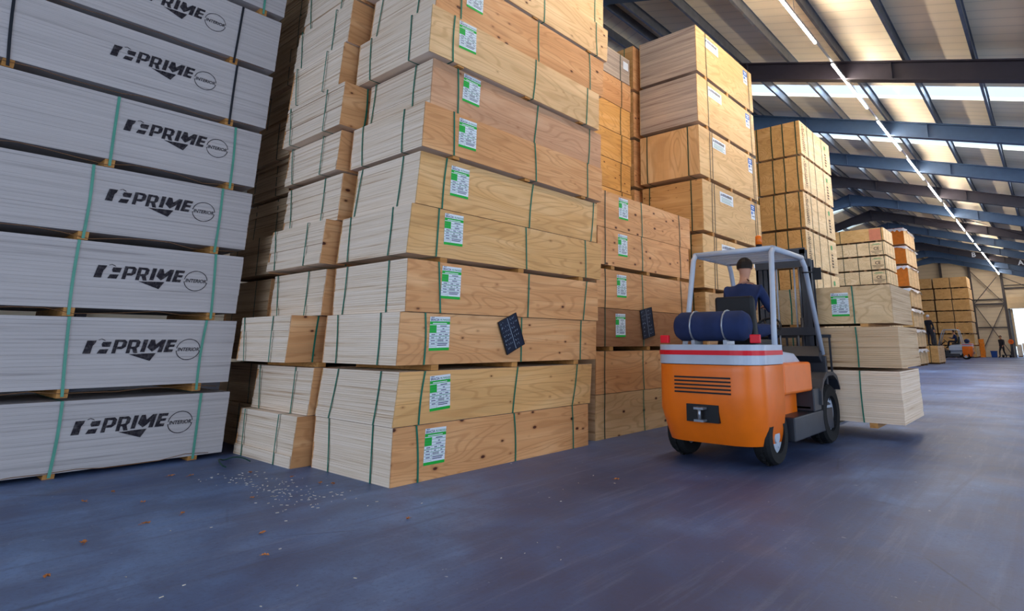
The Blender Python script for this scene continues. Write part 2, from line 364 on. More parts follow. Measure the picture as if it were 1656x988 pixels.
# rafters across the hall, one steel frame per bay
RAFT = [12.6+4.43*i for i in range(11)]
COLS = ['dark_beam', 'blue_beam', 'blue_beam', 'dark_beam', 'blue_beam', 'dark_beam', 'blue_beam', 'blue_beam', 'dark_beam', 'blue_beam', 'blue_beam']
ylist = [(y, c) for y, c in zip(RAFT, COLS)] + [(8.17, 'blue_beam'), (3.74, 'dark_beam'), (-0.7, 'blue_beam'), (-5.1, 'blue_beam')]
def rafter(y, colr):
    m = MB()
    for sx, e in ((1, RIGHT-.05), (-1, LEFT+.05)):
        zt0, zt1 = roofz(RX)-.24, roofz(e)-.24
        d = 0.44
        for (dy, ta, tb) in ((.10, 0, .03), (.10, d-.03, d), (.01, .03, d-.03)):
            m.hexa([(RX, y-dy, zt0-tb), (e, y-dy, zt1-tb), (e, y+dy, zt1-tb), (RX, y+dy, zt0-tb), (RX, y-dy, zt0-ta), (e, y-dy, zt1-ta), (e, y+dy, zt1-ta), (RX, y+dy, zt0-ta)])
        # haunch under the ridge
        xa = RX+sx*1.1; za = roofz(xa)-.24-d
        m.prism([(RX, zt0-d), (xa, za), (RX, zt0-d-.18)], lambda a, c, t: (a, t, c), y-.10, y+.10)
        for q in range(4):
            xx = RX+sx*(2.2+q*3.2)
            m.box(xx-.006, xx+.006, y-.10, y+.10, roofz(xx)-.24-d+.02, roofz(xx)-.26)
    m.box(RX-.02, RX+.02, y-.1, y+.1, roofz(RX)-.9, roofz(RX)-.24)
    o = S(m.build('roof_beam', colr))
    for e in (RIGHT-.17, LEFT+.17):
        m = MB(); zt = roofz(e)-.3
        for dx in (-.14, .14): m.box(e+dx-.012, e+dx+.012, y-.1, y+.1, 0, zt)
        m.box(e-.128, e+.128, y-.008, y+.008, 0, zt); S(m.build('column', colr))
    return o
letter_beam = None
for y, c in ylist:
    o = rafter(y, c)
    if abs(y-RAFT[8]) < .01: letter_beam = o
for chx, xx in (('B', -3.68), ('A', -1.07), ('C', -6.4)):
    if chx == 'C': continue
    m = MB(); zz = roofz(xx)-.62
    for pol in text_polys(chx, 0.46, bold=0.012): m.face([(xx-.15+p[0], RAFT[8]-.104, zz+p[1]) for p in pol])
    S(m.build('beam_letter', 'paper'))
# purlins along the hall (folded steel sections resting on the rafters)
px = [-0.47+1.2*i for i in range(-5, 6)] + [-14.7+.47-1.2*i for i in range(-5, 6)]
for x in px:
    m = MB(); zt = roofz(x)-.0; h = .235
    sgn = 1 if x > RX else -1
    prof = [(-.045, -h), (-.045, -h+.02), (-.003, -h+.004), (-.003, -.003), (.045, -.003), (.045, -.025), (.051, -.025), (.051, 0.002), (-.009, 0.002), (-.009, -h-.002)]
    prof = [(-.05, -h), (.006, -h), (.006, -.006), (.05, -.006), (.05, 0), (0, 0), (0, -h+.006), (-.05, -h+.006)]
    m.prism(prof, lambda a, c, t: (x+sgn*a, t, zt+c-.004), REAR, BACK-.01); S(m.build('purlin', 'galv'))
for xs in (RX+.35, RX-.35):
    m = MB(); zt = roofz(xs); m.box(xs-.03, xs+.03, REAR, BACK-.01, zt-.235, zt-.01); S(m.build('purlin', 'galv'))
# roof bracing rods crossing the far bays
for (xa, xb) in ((-0.5, -4.0), (-4.0, -7.2)):
    for (ya, yb) in ((RAFT[4], RAFT[5]), (RAFT[5], RAFT[4])):
        m = MB(); m.tube([(xa, ya, roofz(xa)-.42), (xb, yb, roofz(xb)-.42)], .014, n=6); S(m.build('roof_tie', 'dark_beam'))
# back wall frame
YB = BACK-.2
for x in (-5.15, -2.86, -7.35, 2.3):
    m = MB(); zt = roofz(x)-.25
    for dy in (-.09, .09): m.box(x-.09, x+.09, YB+dy-.012, YB+dy+.012, 0, zt)
    m.box(x-.01, x+.01, YB-.08, YB+.08, 0, zt); S(m.build('column', 'brace'))
for (x0, x1, z, h) in ((-5.15, -2.9, 4.45, .14), (-5.15, -2.9, 2.48, .09), (-5.15, -2.9, 4.85, .09), (-12, -5.2, 6.6, .12), (-2.9, 2.3, 5.75, .12), (-2.9, 6.0, 6.0, .05), (-12, -5.2, 2.48, .09)):
    m = MB(); m.box(x0, x1, YB+.06 if h < .13 else YB-.06, YB+.12 if h < .13 else YB+.06, z-h/2, z+h/2); S(m.build('girt', 'brace'))
for (a, c) in (((-5.05, 7.35), (-2.95, 4.52)), ((-5.05, 4.55), (-3.2, 6.75)), ((-5.05, 4.38), (-2.95, .3)), ((-2.95, 4.38), (-4.95, .5)), ((-2.75, 6.7), (0.4, 4.9))):
    m = MB(); m.bar((a[0], YB-.02, a[1]), (c[0], YB-.02, c[1]), .05, .09, up=(0, 1, 0)); S(m.build('wall_brace', 'brace'))
# door frame, rolled-up shutter housing and the lintel above the lit doorway
d = MB(); d.box(DX0, DX1, BACK-.34, BACK-.02, 4.02, 4.98); d.box(DX0, DX1, BACK-.36, BACK-.34, 4.45, 4.49, 0)
door = S(d.build('door_1', 'cream_door'))
m = MB(); m.box(DX0-.02, DX0+.14, BACK-.1, BACK-.02, 0, 4.02); m.box(DX1-.1, DX1+.05, BACK-.1, BACK-.02, 0, 4.02); m.build('door_frame', 'galv', door)
m = MB(); m.box(DX0-.02, DX0+.3, BACK+.02, BACK+.1, 0.9, 4.0); m.build('door_seal', 'cream_door', door)
# ================================================================== LED LINE
LX, LZ = -2.91, 6.86
m = MB(); m.box(LX-.018, LX+.018, 3.0, 58.6, LZ+.05, LZ+.09); rail = m.build('light_rail', 'steel')
tag(rail, 'long thin grey rail that carries the row of bright light tubes', 'rail')
m = MB()
for i in range(13): m.tube([(LX, 5.4+4*i, LZ+.09), (LX, 5.4+4*i, roofz(LX)-.2)], .005, n=4)
m.build('suspension_wire', 'steel', rail)
led_me = None
for i in range(14):
    y0 = 3.65+4.0*i
    e = empty('light_tube', (LX, y0+1.45, LZ), 0, None, 'light', 'light tubes in the row under the roof')
    if led_me is None:
        m = MB(); m.box(-.024, .024, -1.45, 1.45, 0.02, .05); h_me = m.mesh('housing', ['galv'])
        m = MB(); m.tube([(0, -1.44, 0), (0, 1.44, 0)], .022, n=8); led_me = m.mesh('tube', ['led'])
    inst('housing', h_me, e); inst('glowing_tube', led_me, e)
    vis = i-1
    e['label'] = ('glowing white light tube in the ceiling row, nearest and cut by the top edge' if i == 1 else
                  'glowing light tube just before the nearest one, overhead' if i == 0 else
                  'glowing white light tube, %s along the ceiling row from the near end' % (ORD[vis] if vis < 13 else 'last'))
    if i == 13: e['label'] = 'glowing white light tube at the very far end of the ceiling row'
# ================================================================== BUNDLES OF BOARDS
# a bundle: Empty at its base centre > board_pack, side_panel, strap, bearer, paper_label ...
def pack_mesh(W, L, H, n, rnd, jit, off, mat, group=4, skin=0.0):
    # n boards, W along x, L along y, small shifts board by board
    fine = (mat in ('edge_white',))
    m = MB(); t = H/n; gx = gy = 0
    for i in range(n):
        if i % group == 0: gx, gy = rnd.uniform(-jit, jit)*1.6, rnd.uniform(-jit, jit)*1.6
        dx, dy = gx+rnd.uniform(-jit, jit)*.5, gy+rnd.uniform(-jit, jit)*.5
        ox, oy = off((i+.5)/n)
        m.box(-W/2+dx+ox+skin, W/2+ox-skin+min(0, dx), -L/2+dy+oy, L/2+dy+oy, i*t+(.0004 if fine and i % 6 else t*.03), (i+1)*t-(.0003 if fine else t*.02))
    return m
def panel_mesh(side, W, L, H, off, th=.012, k=5, inset=0.0):
    """a thin veneer-faced cover board over one side, bent with the lean of the pack"""
    m = MB()
    for i in range(k):
        a, b = i/k, (i+1)/k; oa, ob = off(a), off(b); z0, z1 = a*H+.001, b*H-(.001 if i == k-1 else 0)
        if side in ('+x', '-x'):
            s = 1 if side == '+x' else -1; xa, xb = s*(W/2), s*(W/2-th); x0, x1 = min(xa, xb), max(xa, xb)
            y0, y1 = -L/2+inset, L/2-inset
        else:
            s = 1 if side == '+y' else -1; ya, yb = s*(L/2), s*(L/2-th); y0, y1 = min(ya, yb), max(ya, yb); x0, x1 = -W/2+inset, W/2-inset
        m.hexa([(x0+oa[0], y0+oa[1], z0), (x1+oa[0], y0+oa[1], z0), (x1+oa[0], y1+oa[1], z0), (x0+oa[0], y1+oa[1], z0),
                (x0+ob[0], y0+ob[1], z1), (x1+ob[0], y0+ob[1], z1), (x1+ob[0], y1+ob[1], z1), (x0+ob[0], y1+ob[1], z1)])
    return m
def strap_mesh(axis, pos0, pos1, W, L, H, off, wd=.016, gap=.006, zlow=0.0, bow=0.0):
    """a closed band round the pack; axis 'y' wraps the long sides at y=pos, 'x' wraps the ends at x=pos"""
    m = MB(); K = 6; t = .0016
    def side(sgn):
        out = []
        for i in range(K+1):
            a = i/K; ox, oy = off(a); z = zlow+a*(H-zlow); p = pos0+(pos1-pos0)*a+bow*math.sin(PI*a)
            if axis == 'y': out.append(((sgn*(W/2+gap)+ox, z), p))
            else: out.append(((sgn*(L/2+gap)+oy, z), p))
        return out
    right = side(1); left = side(-1)[::-1]
    loop = [((right[0][0][0], zlow-.0004), pos0)]+right+[((right[-1][0][0], H+.0004), pos1)] + [((left[0][0][0], H+.0004), pos1)]+left+[((left[-1][0][0], zlow-.0004), pos0)]
    cx = 0; b = len(m.v); k = len(loop)
    for (u, z), p in loop:
        du = t if u > 0 else -t; dz = .0008 if z > H/2 else -.0008
        for (uu, zz, pp) in ((u, z, p-wd/2), (u, z, p+wd/2), (u+du, z+dz*0.6, p+wd/2), (u+du, z+dz*0.6, p-wd/2)):
            m.v.append((uu, pp, zz) if axis == 'y' else (pp, uu, zz))
    for i in range(k):
        j = (i+1) % k
        for q in range(4):
            r = (q+1) % 4; m.f.append((b+4*i+q, b+4*i+r, b+4*j+r, b+4*j+q)); m.mi.append(0); m.sm.append(False)
    return m
def noshift(t): return (0.0, 0.0)
def lean(x0=0, y0=0, x1=0, y1=0): return lambda t: (x0+(x1-x0)*t, y0+(y1-y0)*t)
# ---- paper label with green blocks (0.215 x 0.295 m): u to the right, v down from the top left
def label_green():
    m = MB()
    W, H = .215, .295
    def rect(u0, v0, u1, v1, mi, lift=.0006): m.face([(lift, u0, -v1), (lift, u1, -v1), (lift, u1, -v0), (lift, u0, -v0)], mi)
    m.box(-.0006, .0003, 0, W, -H, 0, 0)
    rect(0, .042, W, .068, 1); rect(0, .074, .072, .140, 1); rect(0, H-.024, W, H, 1)
    for v in (.095, .118): rect(.002, v, .070, v+.003, 2, .0009)
    for v in (.090, .115, .141, .166, .171, .192, .222): rect(.075 if v < .14 else 0, v, W, v+.003, 2)
    for v in (.245, .258): rect(0, v, .07, v+.002, 2)
    for u in (.074, .145): rect(u, .141, u+.002, .270 if u < .1 else .222, 2)
    rect(.085, .198, .150, .217, 3)
    for i in range(9): rect(.087+.007*i, .199, .090+.007*i, .216, 0, .0009)
    for (u, v, ln) in ((.11, .078, .07), (.135, .102, .02), (.115, .126, .055), (.02, .153, .04), (.10, .153, .03), (.16, .153, .035), (.10, .180, .02), (.165, .180, .02), (.02, .180, .03), (.015, .205, .045), (.175, .205, .025), (.02, .232, .04), (.085, .232, .11), (.085, .246, .10), (.03, .055, .15)):
        rect(u, v, u+ln, v+.007, 3 if v > .06 else 0, .0009)
    for body, u, v, s, mi in (('BRACSA', .008, .037, .030, 3), ('PLYWOOD', .108, .037, .026, 2), ('MADE IN', .012, .010, .010, 3)):
        for pol in text_polys(body, s, bold=.0006): m.face([(.0009, u+p[0]*.82, -v+p[1]) for p in pol], mi)
    return m.mesh('paper_label', ['paper', 'lab_green', 'lab_teal', 'lab_ink'])
LAB_G = label_green()
def label_wide(): # white packing slip with a dark header, 0.55 x 0.2
    m = MB(); W, H = .55, .20
    def rect(u0, v0, u1, v1, mi, lift=.0008): m.face([(lift, u0, -v1), (lift, u1, -v1), (lift, u1, -v0), (lift, u0, -v0)], mi)
    m.box(-.0006, .0004, 0, W, -H, 0, 0)
    m.face([(.0008, .03, -.075), (.0008, .075, -.075), (.0008, .052, -.02)], 1)
    for i, c in enumerate((1, 1, 1, 1, 1, 1, 1, 1)):
        u = .095+.05*i; rect(u, .025 if i % 3 else .03, u+.036, .075, 3 if i < 4 else 1)
    for v, a in ((.10, .40), (.125, .45), (.15, .36), (.172, .42)): rect(.06, v, .06+a, v+.008, 2)
    return m.mesh('paper_label', ['paper', 'ink', 'lab_teal', 'lab_ink'])
LAB_W = label_wide()
def label_blue():
    m = MB(); W, H = .20, .30
    def rect(u0, v0, u1, v1, mi, lift=.0008): m.face([(lift, u0, -v1), (lift, u1, -v1), (lift, u1, -v0), (lift, u0, -v0)], mi)
    m.box(-.0006, .0004, 0, W, -H, 0, 0); rect(0, 0, W, .12, 1); rect(.04, .03, .16, .05, 0, .001); rect(.05, .07, .15, .085, 0, .001); rect(.02, .14, .09, .20, 1); rect(.12, .15, .18, .165, 2); rect(.03, .23, .17, .245, 2)
    return m.mesh('paper_label', ['paper', 'lab_blue', 'lab_ink'])
LAB_B = label_blue()
# ---- the stencilled mark of the white boards, cut in polygons (0.95 m wide, sprayed on the board edges)
def stencil():
    m = MB(); su, sv = .00061, .00074
    P = [[(130, 130), (236, 128), (224, 165), (202, 192), (190, 285), (100, 285)],
         [(255, 120), (290, 105), (330, 120), (345, 138), (322, 128), (290, 114), (262, 126)],
         [(312, 145), (415, 143), (402, 205), (312, 205), (300, 175)],
         [(288, 235), (392, 230), (372, 286), (262, 286)],
         [(452, 118), (500, 118), (478, 285), (430, 285)],
         [(500, 118), (572, 118), (602, 144), (594, 205), (548, 234), (487, 234), (490, 206), (540, 200), (552, 150), (497, 146)],
         [(622, 118), (668, 118), (650, 285), (602, 285)],
         [(668, 118), (738, 118), (768, 144), (758, 200), (728, 222), (750, 285), (698, 285), (676, 232), (656, 232), (659, 206), (708, 200), (718, 150), (665, 146)],
         [(806, 115), (862, 115), (836, 272), (780, 272)],
         [(895, 115), (946, 115), (966, 178), (1038, 115), (1092, 115), (1058, 276), (1000, 276), (1020, 196), (972, 240), (930, 268), (862, 214)],
         [(1116, 115), (1242, 115), (1232, 150), (1162, 150), (1156, 178), (1222, 178), (1212, 210), (1148, 210), (1142, 240), (1206, 240), (1196, 276), (1080, 276)],
         [(640, 296), (740, 296), (800, 290), (985, 286), (922, 384), (815, 352)]]
    for pol in P: m.face([(0, p[0]*su, -p[1]*sv) for p in pol])
    cu, cv, r = 1413*su, -242*sv, .103
    for a0, a1 in ((.10, PI-.10), (PI+.10, 2*PI-.10)):
        N = 20
        for i in range(N):
            a, c = a0+(a1-a0)*i/N, a0+(a1-a0)*(i+1)/N
            m.face([(0, cu+r*math.cos(a), cv+r*math.sin(a)), (0, cu+r*math.cos(c), cv+r*math.sin(c)), (0, cu+(r-.007)*math.cos(c), cv+(r-.007)*math.sin(c)), (0, cu+(r-.007)*math.cos(a), cv+(r-.007)*math.sin(a))])
    for pol in text_polys('INTERIOR', .048, shear=.15, bold=.0012, align='CENTER'): m.face([(0, cu+p[0]*.86, cv-.016+p[1]) for p in pol])
    return m.mesh('stencil_mark', ['spray'])
STEN = stencil()
def tape(m): pass
def bundle(label, group, x0, x1, y0, y1, z0, z1, pack='edge_cream', n=22, jit=.002, off=noshift, panels=(('+x', 'ply_pale'), ('-x', 'ply_pale')),
           ys=(), xs=(), strap='green_strap', wd=.016, bears=0, bear_axis='x', bh=.0, bmat='timber', seed=0, name='plywood_bundle', cat='plywood bundle', slots=None, grp=4):
    rnd = random.Random(seed); W, L, H = x1-x0, y1-y0, z1-z0
    e = empty(name, ((x0+x1)/2, (y0+y1)/2, z0), 0, label, cat, group)
    skin = .0125 if any(p[0] in ('+x', '-x') for p in panels) else 0
    pk = pack_mesh(W, L-(.026 if any(p[0] in ('+y', '-y') for p in panels) else 0), H-bh, n, rnd, jit, off, pack, grp, skin)
    o = pk.build('board_pack', pack, e); o.location.z = bh
    for side, mt in panels:
        q = panel_mesh(side, W, L, H-bh, off, inset=.0 if side[1] == 'x' else .0126).build('side_panel', mt, e); q.location.z = bh
    for s in ys:
        a, c = s[0]-(y0+y1)/2, (s[1] if len(s) > 1 else s[0])-(y0+y1)/2
        strap_mesh('y', a, c, W, L, H, off, wd, zlow=(.012 if name == 'board_bundle' else bh), bow=rnd.uniform(-.012, .012)).build('strap', strap if len(s) < 3 else s[2], e)
    for s in xs:
        a, c = s[0]-(x0+x1)/2, (s[1] if len(s) > 1 else s[0])-(x0+x1)/2
        strap_mesh('x', a, c, W, L, H, off, wd, zlow=bh, gap=.009 if jit < .004 else .015, bow=rnd.uniform(-.010, .010)).build('strap', strap, e)
    if bears:
        for i in range(bears):
            f = (i+.5)/bears if bears > 3 else (.14, .5, .86)[i] if bears == 3 else (.2, .8)[i]
            m = MB()
            if bear_axis == 'x': m.box(-W/2+.01, W/2-.004, -L/2+f*L-.038, -L/2+f*L+.038, .001, bh-.001)
            else: m.box(-W/2+f*W-.045, -W/2+f*W+.045, -L/2+.004, L/2-.004, .001, bh-.001)
            m.build('bearer', bmat, e)
    return e
def put_label(e, me, y, z, x=None, tilt=0.0, W=None):
    o = inst('paper_label', me, e, rot=(tilt, 0, 0)); o.location = (x-e.location.x, y-e.location.y, z-e.location.z); return o
# ------------------------------------------------------------------ white primed boards at the left edge
WX = -6.88
wl = [(0.0, .63), (.655, 1.35), (1.355, 2.035), (2.04, 2.745), (2.75, 3.455), (3.46, 4.175), (4.18, 4.895), (4.90, 5.6)]
wstr = [((1.25, 1.24), (2.29, 2.28)), ((1.23, 1.17), (2.23, 2.23)), ((1.16, 1.13), (2.26, 2.22)), ((1.15, 1.12), (2.20, 2.19)), ((1.23, 1.20), (2.25, 2.22)),
        ((.43, .36), (2.15, 2.14)), ((.50, .46), (2.10, 2.11)), ((.45, .42), (2.32, 2.30))]
wlogo = [(1.24, .49), (1.21, 1.18), (1.18, 1.86), (1.15, 2.58), (1.18, 3.29), (.97, 4.00), (.97, 4.70), None]
for i, (z0, z1) in enumerate(wl):
    black = i in (5, 6)
    yy = [(0.15, .15)]+list(wstr[i])
    e = bundle('bundle of white boards with stencilled mark, %s in the white stack' % place_word(i, 8), 'white board bundles',
               WX-1.24, WX, -.1, 2.50+(.04, .01, -.01, -.015, -.01, .02, .03, .05)[i], z0, z1, pack='edge_white', n=19, jit=.0016, panels=(), ys=[(0.15, .15, 'green_strap_pale' if not black else 'black_strap')]+[(a, c, 'black_strap' if black else 'green_strap_pale') for a, c in wstr[i]],
               wd=.022, bears=3, bh=.075 if i else .04, bmat='timber', seed=40+i, name='board_bundle', cat='board bundle', grp=6)
    # the bearers stand where the straps run
    br = [c for c in children(e) if c.name.startswith('bearer')]
    for b_, yv in zip(br, (0.15, wstr[i][0][0], wstr[i][1][0])):
        L = 2.6; me = b_.data; cy = sum(v.co.y for v in me.vertices)/8
        b_.location.y = yv-e.location.y-cy
    if wlogo[i]:
        y, z = wlogo[i]; o = inst('stencil_mark', STEN, e); o.location = (WX+.0045-e.location.x, y+.035-e.location.y, z+.06-z0)
    if i < 7:
        # loose cord hanging in the gap under the bundle
        m = MB(); r2 = random.Random(i); pts = [(1.24/2+.004, -1.2+q*.2, .05+.018*math.sin(q*1.3+i)-.02*((q % 4) == 2)) for q in range(13)]
        m.tube(pts, .003, n=5); m.build('loose_cord', 'timber_dark', e)
# ------------------------------------------------------------------ the three columns of the tall stack
AX = -4.34
A_lv = [(.0, .45, 2.86, 2.85, 5.345, 0), (.455, .89, 2.84, 2.87, 5.38, 0), (.893, 1.385, 2.83, 2.83, 5.49, .05), (1.39, 1.845, 2.87, 2.855, 5.50, 0), (1.847, 2.34, 2.84, 2.86, 5.57, .045),
        (2.345, 2.84, 2.89, 2.91, 5.48, 0), (2.845, 3.31, 2.89, 2.89, 5.55, .03), (3.315, 3.79, 2.965, 2.965, 5.57, 0), (3.795, 4.31, 2.88, 2.88, 5.47, .02), (4.315, 4.83, 2.93, 2.95, 5.58, 0),
        (4.835, 5.33, 2.88, 2.9, 5.65, .02), (5.335, 5.83, 2.9, 2.9, 5.6, 0)]
A_y = [((3.10, 3.05), (4.21, 4.17), (5.08, 5.05)), ((3.07, 3.10), (4.15, 4.20), (5.05, 5.13)), ((3.08, 3.06), (4.24, 4.23), (5.18, 5.19)), ((3.21, 3.16), (4.31, 4.31), (5.22, 5.28)), ((3.13, 3.13), (4.28, 4.25), (5.27, 5.25)),
       ((3.16, 3.18), (4.30, 4.34), (5.36, 5.41)), ((3.23, 3.20), (4.35, 4.31), (5.25, 5.24)), ((3.27, 3.24), (4.33, 4.38), (5.3, 5.32)), ((3.14, 3.13), (4.25, 4.28), (5.2, 5.22)), ((3.22, 3.2), (4.35, 4.33), (5.3, 5.28)), ((3.2, 3.18), (4.4, 4.38), (5.42, 5.4)), ((3.2, 3.2), (4.4, 4.4), (5.4, 5.4))]
A_x0 = [-5.63, -5.63, -5.58, -5.56, -5.53, -5.42, -5.56, -5.43, -5.60, -5.5, -5.58, -5.5]
A_lab = [(3.145, .415), (3.155, .845), (3.115, 1.355), (3.205, 1.815), (3.20, 2.31), (3.24, 2.785), (3.27, 3.275), (3.32, 3.775), (3.19, 4.29), (3.28, 4.80), (3.25, 5.3), None]
A_m = ['ply_orange', 'ply_yellow', 'ply_orange', 'ply_orange', 'ply_yellow', 'ply_yellow', 'ply_orange', 'ply_pink', 'ply_pale', 'ply_orange', 'ply_pale', 'ply_pale']
A_what = ['scuffed orange pine', 'smooth yellowish', 'wavy-grained pine', 'knotty pine', 'smooth yellow pine', 'knot-dotted golden', 'pale knotty pine', 'pinkish', 'jutting pale pine', 'knotty pale', 'upper pale', 'pale']
n = len(A_lv)
for i, (z0, z1, ya, yb, y1, bh) in enumerate(A_lv):
    y0 = min(ya, yb); x0 = A_x0[i]; dx = (.0, .0, .0, .008, .0, .0, .035, .0, .045, .02, .04, .01)[i]
    e = bundle('%s plywood bundle, %s in the tall central stack of green-striped paper labels' % (A_what[i], place_word(i, n)), 'labelled bundles of the tall central stack',
               x0, AX+dx, y0, y1, z0, z1, n=24, jit=.0022, off=lean(0, ya-y0-.01, 0, yb-y0-.01), panels=(('+x', A_m[i]), ('-x', A_m[i])), ys=A_y[i],
               xs=((AX-.97, AX-1.02), (AX-.28, AX-.29)) if i % 2 == 0 else ((AX-1.02, AX-.98), (AX-.28, AX-.27)), bears=3 if bh else 0, bh=bh, seed=100+i)
    if A_lab[i]: put_label(e, LAB_G, A_lab[i][0], A_lab[i][1], x=AX+dx+.0028+(.0), tilt=(.0, .06, .02, .0, .02, .0, .02, -.02, .04, 0, 0, 0)[i])
A2_r = [-5.70, -5.685, -5.75, -5.645, -5.62, -5.585, -5.63, -5.5, -5.66, -5.62, -5.62, -5.6]
A2_l = [-6.98, -6.95, -6.88, -6.80, -6.82, -6.82, -6.80, -6.80, -6.82, -6.88, -6.88, -6.88]
A2_y = [2.70, 2.80, 2.56, 2.80, 2.72, 2.83, 2.78, 2.70, 2.72, 2.75, 2.80, 2.8]
for i, (z0, z1, ya, yb, y1, bh) in enumerate(A_lv):
    xr, xl, y0 = A2_r[i], A2_l[i], A2_y[i]
    bundle('cream-edged plywood bundle, %s in the middle column left of the labelled stack' % place_word(i, n), 'bundles in the middle column', xl, xr, y0, y0+2.5, z0, z1,
           pack='edge_cream', n=22, jit=.006, off=lean(-.01, .0, .02, .0) if i == 2 else lean(0, -.006, .004, .006), panels=(('+x', 'ply_orange'), ('-x', 'ply_orange')), ys=((y0+.25,), (y0+1.3,), (y0+2.2,)),
           xs=((xl+.22, xl+.10) if i else (xl+.22, xl+.15), (xr-.33, xr-.35)), bears=3 if bh else 0, bh=bh, seed=200+i, grp=5)
for i, (z0, z1, ya, yb, y1, bh) in enumerate(A_lv):
    xr = (-7.14, -7.06, -7.0, -7.02, -6.96, -6.95, -6.97, -6.93, -6.92, -6.95, -6.92, -6.95)[i]; y0 = (2.9, 2.94, 2.80, 2.86, 2.80, 2.95, 2.90, 2.84, 2.92, 2.86, 2.9, 2.9)[i]
    bundle('shadowed tan plywood bundle, %s in the dim column right behind the white boards' % place_word(i, n), 'bundles in the dim column', xr-1.24, xr, y0, y0+2.5, z0, z1, pack='edge_tan', n=18, jit=.011,
           panels=(('+x', 'ply_orange'), ('-x', 'ply_orange')), ys=((y0+.3,), (y0+2.1,)), xs=((xr-.32, xr-.36), (xr-.95,)), strap='dark_strap', bears=3 if bh else 0, bh=bh, seed=300+i, grp=4)
# ------------------------------------------------------------------ low labelled stack to the right
BX = -4.45
B_lv = [(0, .515, 5.62, 8.0, 0), (.52, 1.03, 5.62, 8.02, 0), (1.035, 1.56, 5.60, 7.98, .05), (1.565, 2.06, 5.62, 8.02, 0), (2.065, 2.60, 5.64, 7.99, .05), (2.605, 3.10, 5.62, 8.06, 0)]
B_m = ['ply_pale', 'ply_orange', 'ply_brown', 'ply_orange', 'ply_orange', 'ply_orange']
B_w = ['pale', 'pale orange', 'dark brown', 'scuffed orange', 'wavy-grained', 'reddish']
for i, (z0, z1, y0, y1, bh) in enumerate(B_lv):
    e = bundle('%s plywood bundle, %s in the low labelled stack beside the forklift' % (B_w[i], place_word(i, 6)), 'bundles of the low labelled stack', BX-1.22, BX, y0, y1, z0, z1, n=22, pack='edge_tan',
               panels=(('+x', B_m[i]), ('-x', B_m[i])), ys=((5.79, 5.79, 'dark_strap'), (6.66, 6.64), (7.72, 7.70, 'dark_strap')), strap='green_strap', bears=3 if bh else 0, bh=bh, seed=400+i)
    lb = {2: (6.02, 1.50), 3: (6.05, 2.01), 4: (6.08, 2.56), 5: (6.10, 3.07)}.get(i)
    if lb: put_label(e, LAB_G, lb[0], lb[1], x=BX+.0028, tilt=.01)
# a second column behind the low stack, with amber side panels
for i in range(12):
    z0, z1 = .535*i, .535*(i+1)-.012
    mt = ('ply_orange', 'ply_amber', 'ply_amber', 'ply_orange')[i % 4] if i < 11 else 'edge_grey'
    if i in (9, 8, 7, 6): mt = {9: 'ply_amber', 8: 'ply_amber', 7: 'ply_amber', 6: 'ply_amber'}[i]
    if i == 10: mt = 'ply_orange'
    y1 = 8.24-(.03 if i % 2 else 0)
    e = bundle('%s plywood bundle, %s in the tall column behind the low labelled stack' % ('grey-edged' if i == 11 else 'amber' if mt == 'ply_amber' else 'orange', place_word(i, 12)), 'bundles behind the low labelled stack', -6.94, -5.72, y1-2.4, y1, z0, z1,
               n=20, pack='edge_grey' if i == 11 else 'edge_tan', panels=(('+x', mt), ('-x', mt)) if i < 11 else (), ys=((y1-2.1,), (y1-.3, y1-.3, 'dark_strap')), bears=0, seed=450+i)
    if i == 11:
        m = MB(); m.box(0, .002, -.08, .08, -.16, 0); o = m.build('paper_label', 'paper', e); o.location = (-5.712-e.location.x, y1-.14-e.location.y, z1-.1-z0)
# ------------------------------------------------------------------ big birch bundles with blue tags
D_lv = [(i*.98, (i+1)*.98-.004) for i in range(7)]
for i, (z0, z1) in enumerate(D_lv):
    top = i >= 5
    y0 = (8.5, 8.52, 8.50, 8.56, 8.50, 8.50, 8.52)[i]; y1 = y0+2.5
    pans = [('+x', 'birch' if top else 'birch'), ('-x', 'birch')]
    if not top: pans += [('-y', 'birch_cross' if i == 4 else 'knotty_end'), ('+y', 'knotty_end')]
    e = bundle('%s birch plywood bundle, %s in the big stack with blue tags' % ('grey-edged' if top else 'streaky' if i == 4 else 'boxed golden', place_word(i, 7)), 'big birch bundles with blue tags', BX-1.24, BX, y0, y1, z0, z1,
               pack='edge_grey' if top else 'edge_tan', n=38, jit=.003, panels=pans, ys=((8.89, 8.89), (10.83, 10.83)) if top else ((8.88, 8.92, 'steel_strap'), (8.97, 9.0, 'steel_strap'), (10.80, 10.78, 'steel_strap'), (10.88, 10.86, 'steel_strap')),
               xs=() if top else ((BX-.22, BX-.22, 'green_strap'), (BX-1.08, BX-1.08)), strap='dark_strap', wd=.02, bears=3, bh=.07, seed=500+i, name='birch_bundle')
    yl = (9.0, 9.0, 9.2, 9.22, 9.0, 8.92, 8.87)[i]
    put_label(e, LAB_W, yl, z1-.09, x=BX+.0028); put_label(e, LAB_B, 10.58, z1-.07, x=BX+.0028)
for i, (z0, z1) in enumerate(D_lv):
    bundle('knotty boxed plywood bundle, %s in the column left of the blue-tagged stack' % place_word(i, 7), 'knotty bundles beside the blue-tagged stack', -7.04, -5.80, 8.45, 10.95, z0, z1-.003, pack='edge_tan', n=30,
           panels=(('+x', 'ply_orange'), ('-x', 'ply_orange'), ('-y', 'knotty_end'), ('+y', 'knotty_end')), ys=((8.9,), (10.5,)), xs=((-6.0,), (-6.8,)), strap='green_strap', bears=3, bh=.06, seed=560+i)
